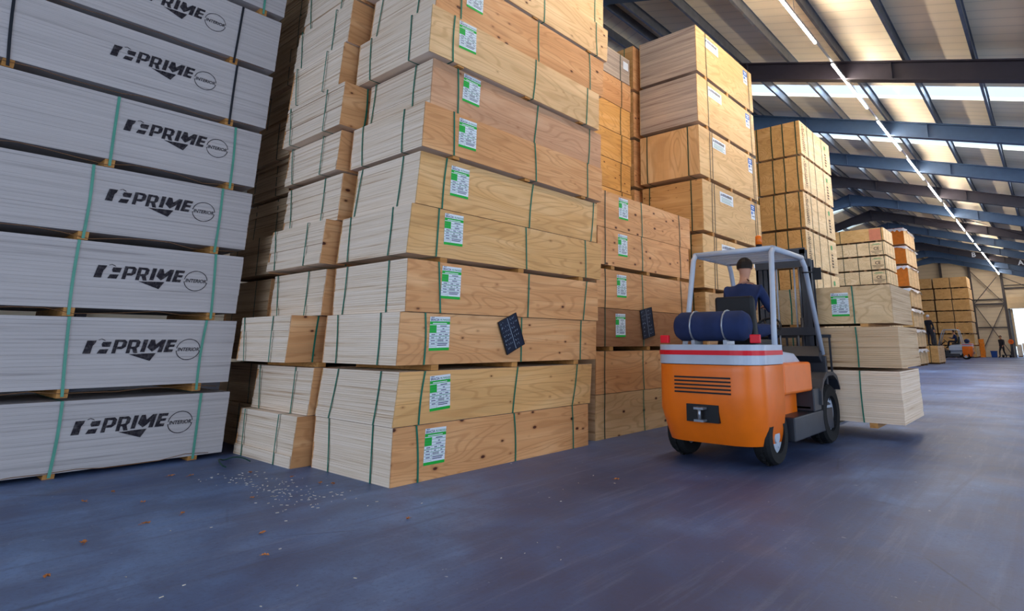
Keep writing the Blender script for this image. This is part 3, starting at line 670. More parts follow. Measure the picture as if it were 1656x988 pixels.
# ------------------------------------------------------------------ pallets of packed boards with printed sides
def print_mesh(kind, rnd):
    m = MB()
    def rect(u0, v0, u1, v1, mi): m.face([(0, u0, v0), (0, u1, v0), (0, u1, v1), (0, u0, v1)], mi)
    if kind == 'side':     # upright rows of faded marks on the long side
        for row, (u, n_) in enumerate(((.22, 15), (.34, 13))):
            for q in range(n_): rect(u-rnd.uniform(.01, .05), .08+q*.052, u+rnd.uniform(.02, .06), .08+q*.052+rnd.uniform(.012, .03), 0)
        rect(.275, .1, .285, .84, 0)
    elif kind == 'brand':
        rect(2.085, .1, 2.095, .64, 0); rect(2.02, .62, 2.16, .74, 1)
        for q in range(5): rect(2.05-rnd.uniform(0, .03), .14+q*.08, 2.14+rnd.uniform(0, .05), .18+q*.08, 0)
    else:                  # CE end mark with lines of small print
        for pol in text_polys('CE', .16, bold=.003, align='CENTER'): m.face([(0, p[0], p[1]) for p in pol], 0)
        for q, wd in enumerate((.20, .16, .07)): rect(-wd, -.05-q*.045, wd, -.035-q*.045, 0)
        rect(-.17, .19, .17, .205, 1); rect(-.12, .22, .12, .235, 1)
    return m.mesh('printed_mark', ['ink_soft', 'ink_green'])
PS = print_mesh('side', random.Random(3)); PB = print_mesh('brand', random.Random(5)); PC = print_mesh('ce', random.Random(4))
for i in range(7):
    z0, z1 = i*.965, (i+1)*.965-.004; y0 = (13.95, 13.9, 13.86, 13.86, 13.9, 13.98, 14.02)[i]
    e = bundle('tan board pallet with upright side print, %s in the stack past the blue-tagged one' % place_word(i, 7), 'packed pallets with upright print', BX-1.22, BX, y0, y0+2.5, z0, z1, pack='edge_tan', n=20,
               panels=(('+x', 'far_ply'), ('-x', 'far_ply'), ('-y', 'far_tan'), ('+y', 'far_tan')), ys=((y0+.55,), (y0+1.05,), (y0+1.75,)), xs=((-5.60,), (-5.20,), (-4.90,), (-4.56,)), strap='dark_strap', wd=.026, bears=4, bh=.07, bmat='timber_dark', seed=600+i, name='board_pallet', cat='board pallet')
    o = inst('printed_mark', PS, e); o.location = (BX+.006-e.location.x, y0-.05-e.location.y, .08)
    o = inst('brand_print', PB, e); o.location = (BX+.006-e.location.x, y0-.05-e.location.y, .08)
for i in range(10):
    z0, z1 = i*.533, (i+1)*.533-.003; top = i == 9
    e = bundle('%s, %s in the long-sided stack behind the forklift load' % ('tan board pallet with red end patch' if top else 'pale board pallet marked CE', place_word(i, 10)), 'pale pallets marked CE', -6.98, BX, 22.7, 24.35 if not top else 24.2, z0, z1, pack='edge_tan', n=12,
               panels=(('+x', 'far_ply'), ('-x', 'far_ply'), ('-y', 'far_ply' if not top else 'far_tan'), ('+y', 'far_ply')), ys=((23.0,), (23.5,), (24.0,)), xs=((-6.5,), (-5.95,), (-5.42,), (-4.98,), (-4.52,)) if not top else ((-6.0,), (-4.52,)), strap='dark_strap', wd=.02, bears=5, bear_axis='y', bh=.06, bmat='timber_dark', seed=640+i, name='board_pallet', cat='board pallet')
    if top:
        m = MB(); m.box(0, .40, -.003, 0, .075, .50); o = m.build('red_paint_patch', 'ink_red', e); o.location = (-4.95-e.location.x, 22.697-e.location.y, 0)
    else:
        o = inst('printed_mark', PC, e, rot=(0, 0, -PI/2)); o.location = (-4.75-e.location.x, 22.694-e.location.y, .24)
# pallets under wrinkled clear film
G_z = [0, .86, 1.85, 2.88, 3.93, 5.10, 6.14, 7.10]
for i in range(7):
    z0, z1 = G_z[i], G_z[i+1]-.01
    e = bundle('%s board pallet capped with clear film, %s in the film-capped stack' % ('orange-ended' if i >= 4 else 'tan', place_word(i, 7)), 'film-capped pallets', -6.75, -5.5, 33.0, 35.9, z0, z1, pack='edge_tan', n=20,
               panels=(('+x', 'far_ply'), ('-x', 'far_ply'), ('-y', 'far_orange' if i >= 4 else 'far_tan'), ('+y', 'far_tan')), ys=((33.6,), (34.4,), (35.3,)), xs=(), strap='dark_strap', wd=.02, bears=3, bh=.10, bmat='timber_dark', seed=700+i, name='board_pallet', cat='board pallet')
    m = MB(); r2 = random.Random(i); N = 12; H = z1-z0
    top_ = []; low = []
    per = []
    for q in range(N): per.append((-.635+1.27*q/N, -1.46))
    for q in range(N): per.append((.635, -1.46+2.92*q/N))
    for q in range(N): per.append((.635-1.27*q/N, 1.46))
    for q in range(N): per.append((-.635, 1.46-2.92*q/N))
    b0 = len(m.v)
    for (u, v) in per: m.v.append((u*.99, v*.99, H+.004))
    for (u, v) in per:
        k_ = r2.uniform(1.01, 1.06); m.v.append((u*k_+(.08 if u > .6 else 0)*r2.random(), v*(1+(k_-1)*.5), H-.06-r2.uniform(.0, .16)))
    K = len(per)
    for q in range(K):
        m.f.append((b0+q, b0+(q+1) % K, b0+K+(q+1) % K, b0+K+q)); m.mi.append(0); m.sm.append(True)
    m.build('film_cover', 'film', e)
# far stacks before the end wall
for cidx, (xa, xb, top, nm) in enumerate(((-6.25, -5.05, 7, 'right-hand column'), (-7.5, -6.32, 7, 'middle column'), (-8.85, -7.62, 7, 'left-hand column'))):
    for i in range(top):
        z0, z1 = i*.935, (i+1)*.935-.004; y0 = 55.7+(.0, .06, -.04, .03, 0, .05, .0)[i]; dx = (.02, 0, -.03, .02, .0, .03, .0)[i]
        e = bundle('distant tan pallet, %s in the %s of the far stacks' % (place_word(i, top), nm), 'distant tan pallets', xa+dx, xb+dx, y0, y0+2.5, z0, z1, pack='edge_tan', n=6, panels=(('+x', 'far_ply'), ('-x', 'far_ply'), ('-y', 'far_tan'), ('+y', 'far_tan')),
               ys=((y0+.6,), (y0+1.9,)), xs=(), strap='dark_strap', wd=.03, bears=3, bh=.09, bear_axis='y', bmat='timber_dark', seed=800+i+10*cidx, name='board_pallet', cat='board pallet')
        if cidx == 0: o = inst('printed_mark', PC, e); o.location = ((xb-xa)/2+.004, -.8, .42)
bundle('small tan crate-like pallet standing alone before the film-capped stack', 'low pallets on the aisle', -6.3, -5.2, 37.4, 39.8, 0, 1.0, pack='edge_tan', n=16, panels=(('-y', 'far_tan'), ('+y', 'far_tan')), ys=((38.1,), (39.2,)), xs=((-5.95,), (-5.6,)), strap='dark_strap', wd=.025, bears=3, bh=.08, bmat='timber_dark', seed=900, name='board_pallet', cat='board pallet')
# ------------------------------------------------------------------ chalked boards hung on the bundles
def slate(label, x, y, z, w, h, tilt, seed):
    e = empty('chalk_board', (x, y, z), 0, label, 'chalk board', 'chalk boards'); e.rotation_euler = (tilt, 0, 0)
    m = MB(); m.box(0, .006, -w/2, w/2, -h/2, h/2); m.build('slate_panel', 'slate', e, bevel=.001)
    m = MB(); 
    for a in ((-w/2, -w/2+.007), (w/2-.007, w/2)): m.box(.004, .009, a[0], a[1], -h/2, h/2)
    for a in ((-h/2, -h/2+.007), (h/2-.007, h/2)): m.box(.004, .0088, -w/2, w/2, a[0], a[1])
    m.build('rim', 'black', e)
    m = MB(); r2 = random.Random(seed); m.bar((.0068, .004, -h/2+.01), (.0068, -.004, h/2-.01), .0008, .004, up=(0, 1, 0))
    for c in (-1, 1):
        for row in range(7):
            z_ = h/2-.035-row*(h-.06)/6.5; y_ = c*w*.25-w*.17
            for ch in range(r2.choice((2, 3, 4))):
                pts = [(.0068, y_+r2.uniform(0, .02), z_+r2.uniform(-.012, .012)) for _ in range(4)]; y_ += .026
                for p, q in zip(pts, pts[1:]):
                    if (Vector(p)-Vector(q)).length > .003: m.bar(p, q, .0008, .0035, up=(1, 0, 0))
    m.build('chalk_writing', 'chalk', e); return e
slate('dark chalk board tilted on the third bundle of the tall central stack', AX+.012, 4.085, 1.222, .262, .345, -.40+.78, 1).rotation_euler = (.42, 0, 0)
slate('dark chalk board hanging on the brown bundle of the low stack', BX+.012, 6.745, 1.40, .30, .40, 0, 2).rotation_euler = (.20, 0, 0)
# ================================================================== PEOPLE
def skin_mesh(verts, edges, radii, root, sub=1):
    me = bpy.data.meshes.new('sk'); me.from_pydata(verts, edges, []); ob = bpy.data.objects.new('sk', me); C.objects.link(ob)
    ob.modifiers.new('skin', 'SKIN'); 
    if not me.skin_vertices: me.skin_vertices.new() if hasattr(me.skin_vertices, 'new') else None
    for i, r in enumerate(radii):
        d = me.skin_vertices[0].data[i]; d.radius = r if isinstance(r, tuple) else (r, r); d.use_root = (i == root)
    s = ob.modifiers.new('sub', 'SUBSURF'); s.levels = s.render_levels = sub
    bpy.context.view_layer.update(); dg = bpy.context.evaluated_depsgraph_get()
    out = bpy.data.meshes.new_from_object(ob.evaluated_get(dg)); bpy.data.objects.remove(ob); return out
def hand(m, wrist, d, palm_n, side, mi, curl=0.5):
    """palm, four unequal bent fingers and a thumb from the palm's side"""
    d = Vector(d).normalized(); nrm = Vector(palm_n); nrm = (nrm-d*nrm.dot(d)).normalized(); sd = d.cross(nrm)*side; w = Vector(wrist)
    m.tube([w-d*.01, w+d*.03, w+d*.085], [.026, .032, .034], mi, 8)
    for q, (ln, off_) in enumerate(((.068, .030), (.078, .010), (.072, -.010), (.056, -.029))):
        b = w+d*.075+sd*off_; a1 = curl*.6; a2 = curl*1.4; a3 = curl*2.0
        p1 = b+(d*math.cos(a1)+nrm*math.sin(a1))*ln*.45; p2 = p1+(d*math.cos(a2)+nrm*math.sin(a2))*ln*.32; p3 = p2+(d*math.cos(a3)+nrm*math.sin(a3))*ln*.23
        m.tube([b, p1, p2, p3], [.0098, .009, .008, .0065], mi, 6)
    b = w+d*.03+sd*.026; p1 = b+(d*.5+sd*.7+nrm*.3).normalized()*.035; p2 = p1+(d*.8+sd*.2+nrm*.5).normalized()*.032
    m.tube([b, p1, p2], [.013, .011, .008], mi, 6)
def person(label, loc, rz, pose, top, bottom, group=None, extra=None):
    e = empty('person', loc, rz, label, 'person', group); P = pose
    names = ['pelvis', 'waist', 'chest', 'neck0', 'neck1', 'head0', 'head1', 'head2',
             'shL', 'elL', 'wrL', 'shR', 'elR', 'wrR', 'hipL', 'knL', 'anL', 'heL', 'toL', 'hipR', 'knR', 'anR', 'heR', 'toR']
    rad = {'pelvis': (.155, .115), 'waist': (.135, .10), 'chest': (.165, .115), 'neck0': .065, 'neck1': .052, 'head0': .062, 'head1': .083, 'head2': .068,
           'sh': .072, 'el': .046, 'wr': .030, 'hip': .098, 'kn': .062, 'an': .045, 'he': .048, 'to': .040}
    ed = [('pelvis', 'waist'), ('waist', 'chest'), ('chest', 'neck0'), ('neck0', 'neck1'), ('neck1', 'head0'), ('head0', 'head1'), ('head1', 'head2')]
    for s in 'LR': ed += [('chest', 'sh'+s), ('sh'+s, 'el'+s), ('el'+s, 'wr'+s), ('pelvis', 'hip'+s), ('hip'+s, 'kn'+s), ('kn'+s, 'an'+s), ('an'+s, 'to'+s)]
    names = [n_ for n_ in names if n_ not in ('heL', 'heR')]
    idx = {n_: i for i, n_ in enumerate(names)}
    V = [Vector(P[n_]) for n_ in names]; rr = [rad.get(n_, rad.get(n_[:-1])) for n_ in names]
    me = skin_mesh([tuple(v) for v in V], [(idx[a], idx[b_]) for a, b_ in ed], rr, 0, 2)
    m = MB(); m.v = [tuple(v.co) for v in me.vertices]
    segs = [(V[idx[a]], V[idx[b_]], a, b_) for a, b_ in ed]
    def mat_of(c):
        best = None
        for a, b_, na, nb in segs:
            d = b_-a; t = max(0, min(1, (c-a).dot(d)/d.length_squared)); dist = (c-a-d*t).length
            if best is None or dist < best[0]: best = (dist, na, nb, t)
        _, na, nb, t = best
        if nb.startswith('head') or nb in ('neck1',): return 0
        if nb.startswith('to'): return 3
        if nb[:2] in ('kn', 'an') or nb.startswith('hip'): return 2
        if (na, nb) == ('pelvis', 'waist'): return 1 if t > .25 else 2
        if nb.startswith('wr') and t > .93: return 0
        return 1
    for p in me.polygons:
        m.f.append(tuple(p.vertices)); m.sm.append(True); m.mi.append(mat_of(p.center))
    bpy.data.meshes.remove(me)
    for s, sg in (('L', 1), ('R', -1)):
        wv = V[idx['wr'+s]]; dv = wv-V[idx['el'+s]]; hand(m, wv, P.get('hd'+s, dv), P.get('hn', (0, 0, -1)), sg, 0, P.get('curl', .5))
    hc = Vector(P['head1']); fw = Vector(P.get('face', (0, 1, 0))).normalized(); rt = fw.cross(Vector((0, 0, 1))).normalized(); up = rt.cross(fw)
    m.tube([hc+fw*.083+up*.022, hc+fw*.098-up*.012, hc+fw*.086-up*.022], [.007, .014, .008], 0, 6)
    m.tube([hc+fw*.083-up*.048-rt*.022, hc+fw*.089-up*.046, hc+fw*.083-up*.048+rt*.022], [.004, .006, .004], 4, 6)
    for sg in (-1, 1):
        m.tube([hc+rt*sg*.079+up*.02, hc+rt*sg*.088, hc+rt*sg*.079-up*.025], [.008, .013, .007], 0, 6)
        m.tube([hc+fw*.078+rt*sg*.030+up*.022, hc+fw*.084+rt*sg*.030+up*.020], [.010, .008], 5, 6)
    m.build('body', ['skin', top, bottom, 'black', 'crate_red', 'ink'], e)
    h = MB(); N = 12
    rings = []
    for a in range(6):
        th = a*.36; ring = []
        for j in range(N):
            ph = 2*PI*j/N; dirv = rt*math.cos(ph)+fw*math.sin(ph); low = 1.0 if math.sin(ph) < .35 else .62
            t2 = th*low; ring.append(hc+up*.012+(dirv*math.sin(t2)*.097+up*math.cos(t2)*.112))
        rings.append(ring)
    for a in range(5):
        for j in range(N): 
            b_ = len(h.v); h.v += [tuple(x) for x in (rings[a][j], rings[a][(j+1) % N], rings[a+1][(j+1) % N], rings[a+1][j])]
            h.f.append((b_, b_+1, b_+2, b_+3)); h.mi.append(0); h.sm.append(True)
    h.build('hair' if not extra else 'cap', extra or 'hair', e)
    return e
STAND = dict(pelvis=(0, 0, .93), waist=(0, 0, 1.10), chest=(0, .0, 1.32), neck0=(0, -.01, 1.45), neck1=(0, 0, 1.51), head0=(0, .02, 1.57), head1=(0, .02, 1.65), head2=(0, .01, 1.72),
             shL=(.19, -.01, 1.39), elL=(.25, -.03, 1.12), wrL=(.25, .08, .88), shR=(-.19, -.01, 1.39), elR=(-.25, -.03, 1.12), wrR=(-.25, .08, .88),
             hipL=(.09, 0, .88), knL=(.11, .03, .49), anL=(.12, -.01, .09), toL=(.13, .16, .04), hipR=(-.09, 0, .88), knR=(-.11, .03, .49), anR=(-.12, -.01, .09), toR=(-.13, .16, .04), hn=(0, .3, -1))
SIT = dict(pelvis=(0, -.08, .12), waist=(0, -.10, .28), chest=(0, -.06, .50), neck0=(0, -.03, .63), neck1=(0, -.01, .69), head0=(0, .02, .75), head1=(0, .03, .83), head2=(0, .02, .90),
           shL=(.19, -.04, .57), elL=(.25, .10, .34), wrL=(.12, .32, .40), shR=(-.19, -.04, .57), elR=(-.26, .08, .34), wrR=(-.12, .32, .40),
           hipL=(.09, -.04, .10), knL=(.14, .38, .14), anL=(.13, .48, -.30), toL=(.13, .62, -.34), hipR=(-.09, -.04, .10), knR=(-.14, .38, .14), anR=(-.13, .48, -.30), toR=(-.13, .62, -.34), hn=(0, .4, -1), curl=.9)
# ================================================================== FORKLIFT (front points to +Y)
def wheel(name, x, y, r, wdt, par, face):
    m = MB(); s = 1 if face > 0 else -1; N = 28
    prof = [(r*.60, -wdt/2), (r*.93, -wdt/2), (r, -wdt/2+.03), (r, wdt/2-.03), (r*.93, wdt/2), (r*.60, wdt/2)]
    for i in range(N):
        a, b_ = 2*PI*i/N, 2*PI*(i+1)/N
        for (r0, x0), (r1, x1) in zip(prof, prof[1:]+prof[:1]):
            m.face([(x0, r0*math.cos(a), r0*math.sin(a)), (x1, r1*math.cos(a), r1*math.sin(a)), (x1, r1*math.cos(b_), r1*math.sin(b_)), (x0, r0*math.cos(b_), r0*math.sin(b_))], 0, False)
    for i in range(18):
        a = 2*PI*i/18; m.bar((0, r*math.cos(a), r*math.sin(a)), (0, (r+.010)*math.cos(a), (r+.010)*math.sin(a)), wdt*.8, .03, up=(1, 0, 0))
    o = m.build(name, 'rubber', par, loc=(x, y, r+.010))
    h = MB(); h.tube([(-wdt*.30, 0, 0), (wdt*.30, 0, 0)], r*.61, n=24); h.tube([(-wdt*.42, 0, 0), (wdt*.42, 0, 0)], r*.24, n=16)
    for i in range(6):
        a = 2*PI*i/6; h.tube([(-wdt*.36, r*.42*math.cos(a), r*.42*math.sin(a)), (wdt*.36, r*.42*math.cos(a), r*.42*math.sin(a))], .016, n=6)
    h.build('wheel_hub', 'grey_paint', o); return o
def forklift(label, loc, rz, side='orange'):
    e = empty('forklift', loc, rz, label, 'forklift', None)
    W = .565
    # counterweight: stout rounded casting behind the rear axle
    m = MB(); N = 10
    def outline(z):  # plan outline, rounded rear corners; tucked in lower down
        f = 1.0 if z > .45 else .90+.10*(z-.18)/.27
        back = -1.20 if z > .5 else -1.10-.10*(z-.18)/.32
        pts = [(-W*f, -.55)]
        for i in range(N+1):
            a = PI+ (PI/2)*i/N; pts.append((-W*f+.26+.26*math.cos(a), back+.24+.24*math.sin(a)))
        for i in range(N+1):
            a = 1.5*PI+(PI/2)*i/N; pts.append((W*f-.26+.26*math.cos(a), back+.24+.24*math.sin(a)))
        pts.append((W*f, -.55)); return pts
    zs = [.20, .32, .50, .70, .86, .925]; rings = []
    for z in zs:
        b_ = len(m.v); rings.append(b_); m.v += [(p[0], p[1], z) for p in outline(z)]
    K = len(outline(.5))
    for a, b_ in zip(rings, rings[1:]):
        for j in range(K): m.f.append((a+j, a+(j+1) % K, b_+(j+1) % K, b_+j)); m.mi.append(0); m.sm.append(j not in (K-1,))
    m.f.append(tuple(rings[0]+j for j in reversed(range(K)))); m.mi.append(0); m.sm.append(False)
    m.f.append(tuple(rings[-1]+j for j in range(K))); m.mi.append(0); m.sm.append(False)
    cw = m.build('counterweight', 'orange', e, bevel=.012)
    m = MB(); m.box(-.17, .17, -1.212, -1.17, .40, .56); 
    for q in range(5): m.box(-.30, .30, -1.209, -1.17, .66+q*.035, .675+q*.035)
    m.build('vent_grille', 'black', cw)
    m = MB(); m.tube([(0, -1.27, .42), (0, -1.27, .54)], .016, n=8); m.box(-.05, .05, -1.29, -1.18, .41, .43); m.box(-.05, .05, -1.29, -1.18, .52, .54); m.build('tow_pin', 'steel', cw)
    # grey rear cap with the red stripe
    m = MB(); 
    for (za, zb, g) in ((.93, 1.115, .004),):
        pts = [(p[0]*1.008, p[1]*1.006) for p in outline(.8)]; m.prism(pts, lambda a, c, t: (a, c, t), za, zb, smooth=False)
    cap = m.build('rear_cap', 'grey_paint', e, bevel=.02)
    m = MB(); pts = [(p[0]*1.016, p[1]*1.010) for p in outline(.8)]; m.prism(pts, lambda a, c, t: (a, c, t), 1.018, 1.062); m.build('red_stripe', 'red', cap)
    for sx in (-1, 1):
        m = MB(); m.box(sx*.50-.05, sx*.50+.05, -1.06, -1.02, 1.13, 1.21); o = m.build('tail_light', 'red', e, bevel=.008)
    # body sides, floor step and hood
    m = MB()
    for sx in (-1, 1):
        x0, x1 = sorted((sx*.40, sx*W)); m.box(x0, x1, -.54, .30, .62, .93)
    m.box(-.40, .40, -.54, .25, .30, .95); m.build('side_panel', side, e, bevel=.03, seg=3)
    m = MB(); m.prism([(-.56, .93), (-.56, 1.00), (-.42, 1.06), (.12, 1.02), (.28, .94), (.28, .80), (-.56, .80)], lambda a, c, t: (t, a, c), -.45, .45); m.build('hood', 'grey_paint', e, bevel=.02)
    m = MB()
    for sx in (-1, 1):
        x0, x1 = sorted((sx*.36, sx*.575)); m.box(x0, x1, -.36, .92, .17, .40); m.box(x0, x1, .28, .52, .40, .64)
    m.box(-.36, .36, -.50, 1.05, .22, .42); m.build('chassis', 'anth', e, bevel=.012)
    m = MB(); m.box(-.54, .54, .28, .95, .42, .46); m.box(-.54, .54, .92, .97, .42, .98); m.prism([(.80, .98), (.99, 1.10), (1.0, .95), (.9, .9)], lambda a, c, t: (t, a, c), -.5, .5); m.build('cowl', 'anth', e, bevel=.01)
    m = MB()
    for sx in (-1, 1):
        x0, x1 = sorted((sx*.34, sx*.60)); 
        pts = [(.50, .46), (.52, .60), (.60, .70), (.74, .76), (.96, .76), (1.10, .70), (1.20, .58), (1.20, .62), (1.11, .75), (.97, .80), (.72, .80), (.57, .73), (.48, .61), (.46, .46)]
        m = MB(); m.prism(pts, lambda a, c, t: (t, a, c), x0, x1); m.build('mudguard', 'anth', e)
    for sx in (-1, 1): 
        wheel('front_wheel', sx*.47, .86, .325, .22, e, sx); wheel('rear_wheel', sx*.46, -.72, .255, .17, e, sx)
    # seat
    m = MB(); m.box(-.24, .24, -.38, .12, 1.05, 1.17); st = m.build('seat', 'black', e, bevel=.04, seg=3)
    m = MB(); m.prism([(-.40, 1.14), (-.28, 1.14), (-.34, 1.62), (-.42, 1.64)], lambda a, c, t: (t, a, c), -.23, .23); m.build('seat_backrest', 'black', st, bevel=.035, seg=3)
    # gas bottle lying across the rear cap
    m = MB(); m.tube([(-.46, -.86, 1.30), (-.43, -.86, 1.30), (-.38, -.86, 1.30), (.30, -.86, 1.30), (.35, -.86, 1.30), (.38, -.86, 1.30)], [.06, .12, .15, .15, .12, .06], n=20); gb = m.build('gas_bottle', 'navy', e)
    m = MB(); 
    for xx in (-.22, .14):
        m = MB(); m.tube([(xx, -.86+.155*math.cos(q*PI/8), 1.30+.155*math.sin(q*PI/8)) for q in range(16)], .010, n=6, closed=True); m.box(xx-.02, xx+.02, -.95, -.77, 1.11, 1.16); m.build('bottle_clamp', 'steel', gb)
    # overhead guard
    m = MB(); zt = 2.13
    for sx in (-1, 1):
        m.tube([(sx*.52, -.62, 1.02), (sx*.50, -.56, 1.30), (sx*.47, -.42, zt-.06), (sx*.47, -.36, zt)], .030, n=10)
        m.tube([(sx*.50, .95, 1.0), (sx*.48, .60, zt-.10), (sx*.47, .52, zt)], .030, n=10)
        m.tube([(sx*.47, -.38, zt), (sx*.47, .54, zt)], .032, n=10)
    m.tube([(-.47, -.36, zt), (.47, -.36, zt)], .028, n=10); m.tube([(-.47, .52, zt), (.47, .52, zt)], .028, n=10)
    gd = m.build('overhead_guard', 'grey_paint', e)
    for q in range(7):
        m = MB(); yy = -.36+q*.147; m.bar((-.47, yy, zt+.005), (.47, yy, zt+.005), .022, .055); m.build('roof_bar', 'grey_paint', gd)
    m = MB(); m.tube([(.30, -.33, zt+.03), (.30, -.33, zt+.06)], .035, n=12); m.tube([(.30, -.33, zt+.06), (.30, -.33, zt+.15), (.30, -.33, zt+.165)], [.038, .034, .015], 1, n=12); m.build('beacon', ['black', 'orange'], gd)
    # steering
    m = MB(); m.tube([(0, .93, .95), (0, .56, 1.28)], .035, n=10); m.build('steering_column', 'black', e)
    m = MB(); c0 = Vector((0, .52, 1.31)); ax = Vector((0, -.37, .33)).normalized(); u = Vector((1, 0, 0)); v = ax.cross(u)
    m.tube([c0+(u*math.cos(q*PI/10)+v*math.sin(q*PI/10))*.16 for q in range(20)], .014, n=8, closed=True)
    for q in range(3): m.tube([c0-ax*.02, c0+(u*math.cos(q*2.09)+v*math.sin(q*2.09))*.155], .010, n=6)
    m.build('steering_wheel', 'black', e)
    for q in range(3):
        m = MB(); m.tube([(-.24-.06*q, .78, .98), (-.24-.06*q, .72, 1.20)], .008, n=6); m.tube([(-.24-.06*q, .72, 1.19), (-.24-.06*q, .715, 1.23)], .018, n=8); m.build('hydraulic_lever', 'black', e)
    # mast
    m = MB()
    for sx in (-1, 1):
        x = sx*.33
        for (xa, xb, ya, yb) in ((x-.045, x+.045, 1.16, 1.185), (x-.045, x+.045, 1.265, 1.29), (x+sx*.025-.01, x+sx*.025+.01, 1.16, 1.29)): m.box(xa, xb, ya, yb, .10, 2.20)
    for z in (.42, 1.28, 2.15): m.box(-.37, .37, 1.13, 1.165, z-.05, z+.05)
    ms = m.build('mast', 'anth', e)
    m = MB()
    for sx in (-1, 1):
        x = sx*.265
        for (xa, xb, ya, yb) in ((x-.035, x+.035, 1.18, 1.20), (x-.035, x+.035, 1.27, 1.29), (x+sx*.02-.008, x+sx*.02+.008, 1.18, 1.29)): m.box(xa, xb, ya, yb, .14, 2.34)
    m.box(-.30, .30, 1.18, 1.22, 2.28, 2.36); m.box(-.30, .30, 1.18, 1.21, .5, .58); m.build('inner_mast', 'anth', ms)
    for sx in (-1, 1):
        m = MB(); m.tube([(sx*.20, 1.215, .14), (sx*.20, 1.215, 1.45)], .030, n=12); m.tube([(sx*.20, 1.215, 1.45), (sx*.20, 1.215, 2.29)], .018, 1, n=10); m.build('lift_cylinder', ['anth', 'steel'], ms)
        m = MB(); m.bar((sx*.12, 1.245, .4), (sx*.12, 1.245, 2.30), .020, .012, up=(0, 1, 0)); m.build('lift_chain', 'steel', ms)
    for sx in (-1, 1):
        m = MB(); m.tube([(sx*.36, .62, .44), (sx*.36, 1.15, .86)], .032, n=10); m.build('tilt_cylinder', 'anth', e)
    # carriage, load guard and forks
    m = MB()
    for z in (.20, .60): m.box(-.50, .50, 1.31, 1.355, z-.06, z+.06)
    for x in (-.28, .28): m.box(x-.03, x+.03, 1.24, 1.31, .14, .66)
    cr = m.build('carriage', 'anth', e)
    m = MB(); 
    for q in range(8): m.bar((-.48+q*.137, 1.335, .66), (-.48+q*.137, 1.335, 1.22), .022, .022, up=(0, 1, 0))
    m.bar((-.5, 1.335, 1.22), (.5, 1.335, 1.22), .03, .04); m.build('load_guard', 'anth', cr)
    for sx in (-1, 1):
        m = MB(); m.prism([(1.357, .70), (1.395, .70), (1.40, .135), (2.46, .115), (2.46, .104), (1.40, .09), (1.357, .095)], lambda a, c, t: (t, a, c), sx*.34-.06, sx*.34+.06); m.build('fork', 'steel', cr)
    # mirror
    m = MB(); m.tube([(.47, .50, 1.95), (.62, .56, 1.95)], .008, n=6); m.box(.58, .68, .55, .565, 1.86, 2.0); m.build('mirror', 'black', gd)
    return e
FX, FY = -2.74, 6.30
forklift('orange and grey forklift with red stripe carrying board bundles along the aisle, nearest the camera', (FX, FY, 0), 0)
person('driver in dark blue workwear seated in the near orange forklift', (FX, FY-.08, 1.155), 0, SIT, 'navy', 'navy', 'forklift drivers')
# three board bundles carried across the forks
LY = FY+1.41
for i, (z0, z1, xa, xb, pk, pn, nm) in enumerate(((.137, .80, -4.00, -1.50, 'edge_cream', None, 'cream-edged'), (.802, 1.33, -3.98, -1.47, 'edge_tan', None, 'tan-edged'), (1.332, 1.84, -3.98, -1.50, 'edge_tan', 'far_ply', 'labelled tan'))):
    e = bundle('%s plywood bundle, %s of three carried on the near forklift' % (nm, ('bottom', 'middle', 'topmost')[i]), 'bundles carried by the forklift', xa, xb, LY, LY+1.22, z0, z1, pack=pk, n=26 if i == 0 else 20, jit=.004,
               panels=() if not pn else (('-y', pn), ('+y', pn)), ys=(), xs=((-3.5,), (-2.75,), (-1.95,)), strap='green_strap', bears=3 if i != 1 else 0, bear_axis='y', bh=.06 if i == 0 else (.04 if i else 0), seed=950+i)
    if i == 2:
        o = inst('paper_label', LAB_G, e, rot=(0, 0, -PI/2)); o.location = (-2.22-e.location.x, LY-.003-e.location.y, .43)
# distant forklift and the people by the end wall
forklift('small distant white and orange forklift facing left before the far stacks', (-5.95, 50.6, 0), PI/2, 'grey_paint')
person('distant driver in dark blue seated in the far forklift', (-5.87, 50.6, 1.155), PI/2, SIT, 'navy', 'darkcloth', 'forklift drivers')
P2 = dict(STAND); P2.update(elR=(-.26, .08, 1.13), wrR=(-.14, .24, 1.20), elL=(.25, .06, 1.13))
person('worker in black clothes and pale cap standing on the low crate-like pallet', (-5.66, 38.3, 1.0), -.6, P2, 'darkcloth', 'darkcloth', None, 'grey_paint')
P3 = dict(STAND); P3.update(knL=(.10, .20, .52), anL=(.11, .22, .10), toL=(.12, .38, .04), knR=(-.10, -.02, .49), anR=(-.11, -.24, .12), toR=(-.12, -.10, .035), elL=(.26, -.14, 1.14), wrL=(.25, -.08, .90), elR=(-.26, .06, 1.13), wrR=(-.24, .22, .96))
person('person in dark jacket walking past the end wall beside the blue tub', (-3.42, 57.6, 0), 2.6, P3, 'darkcloth', 'darkcloth')
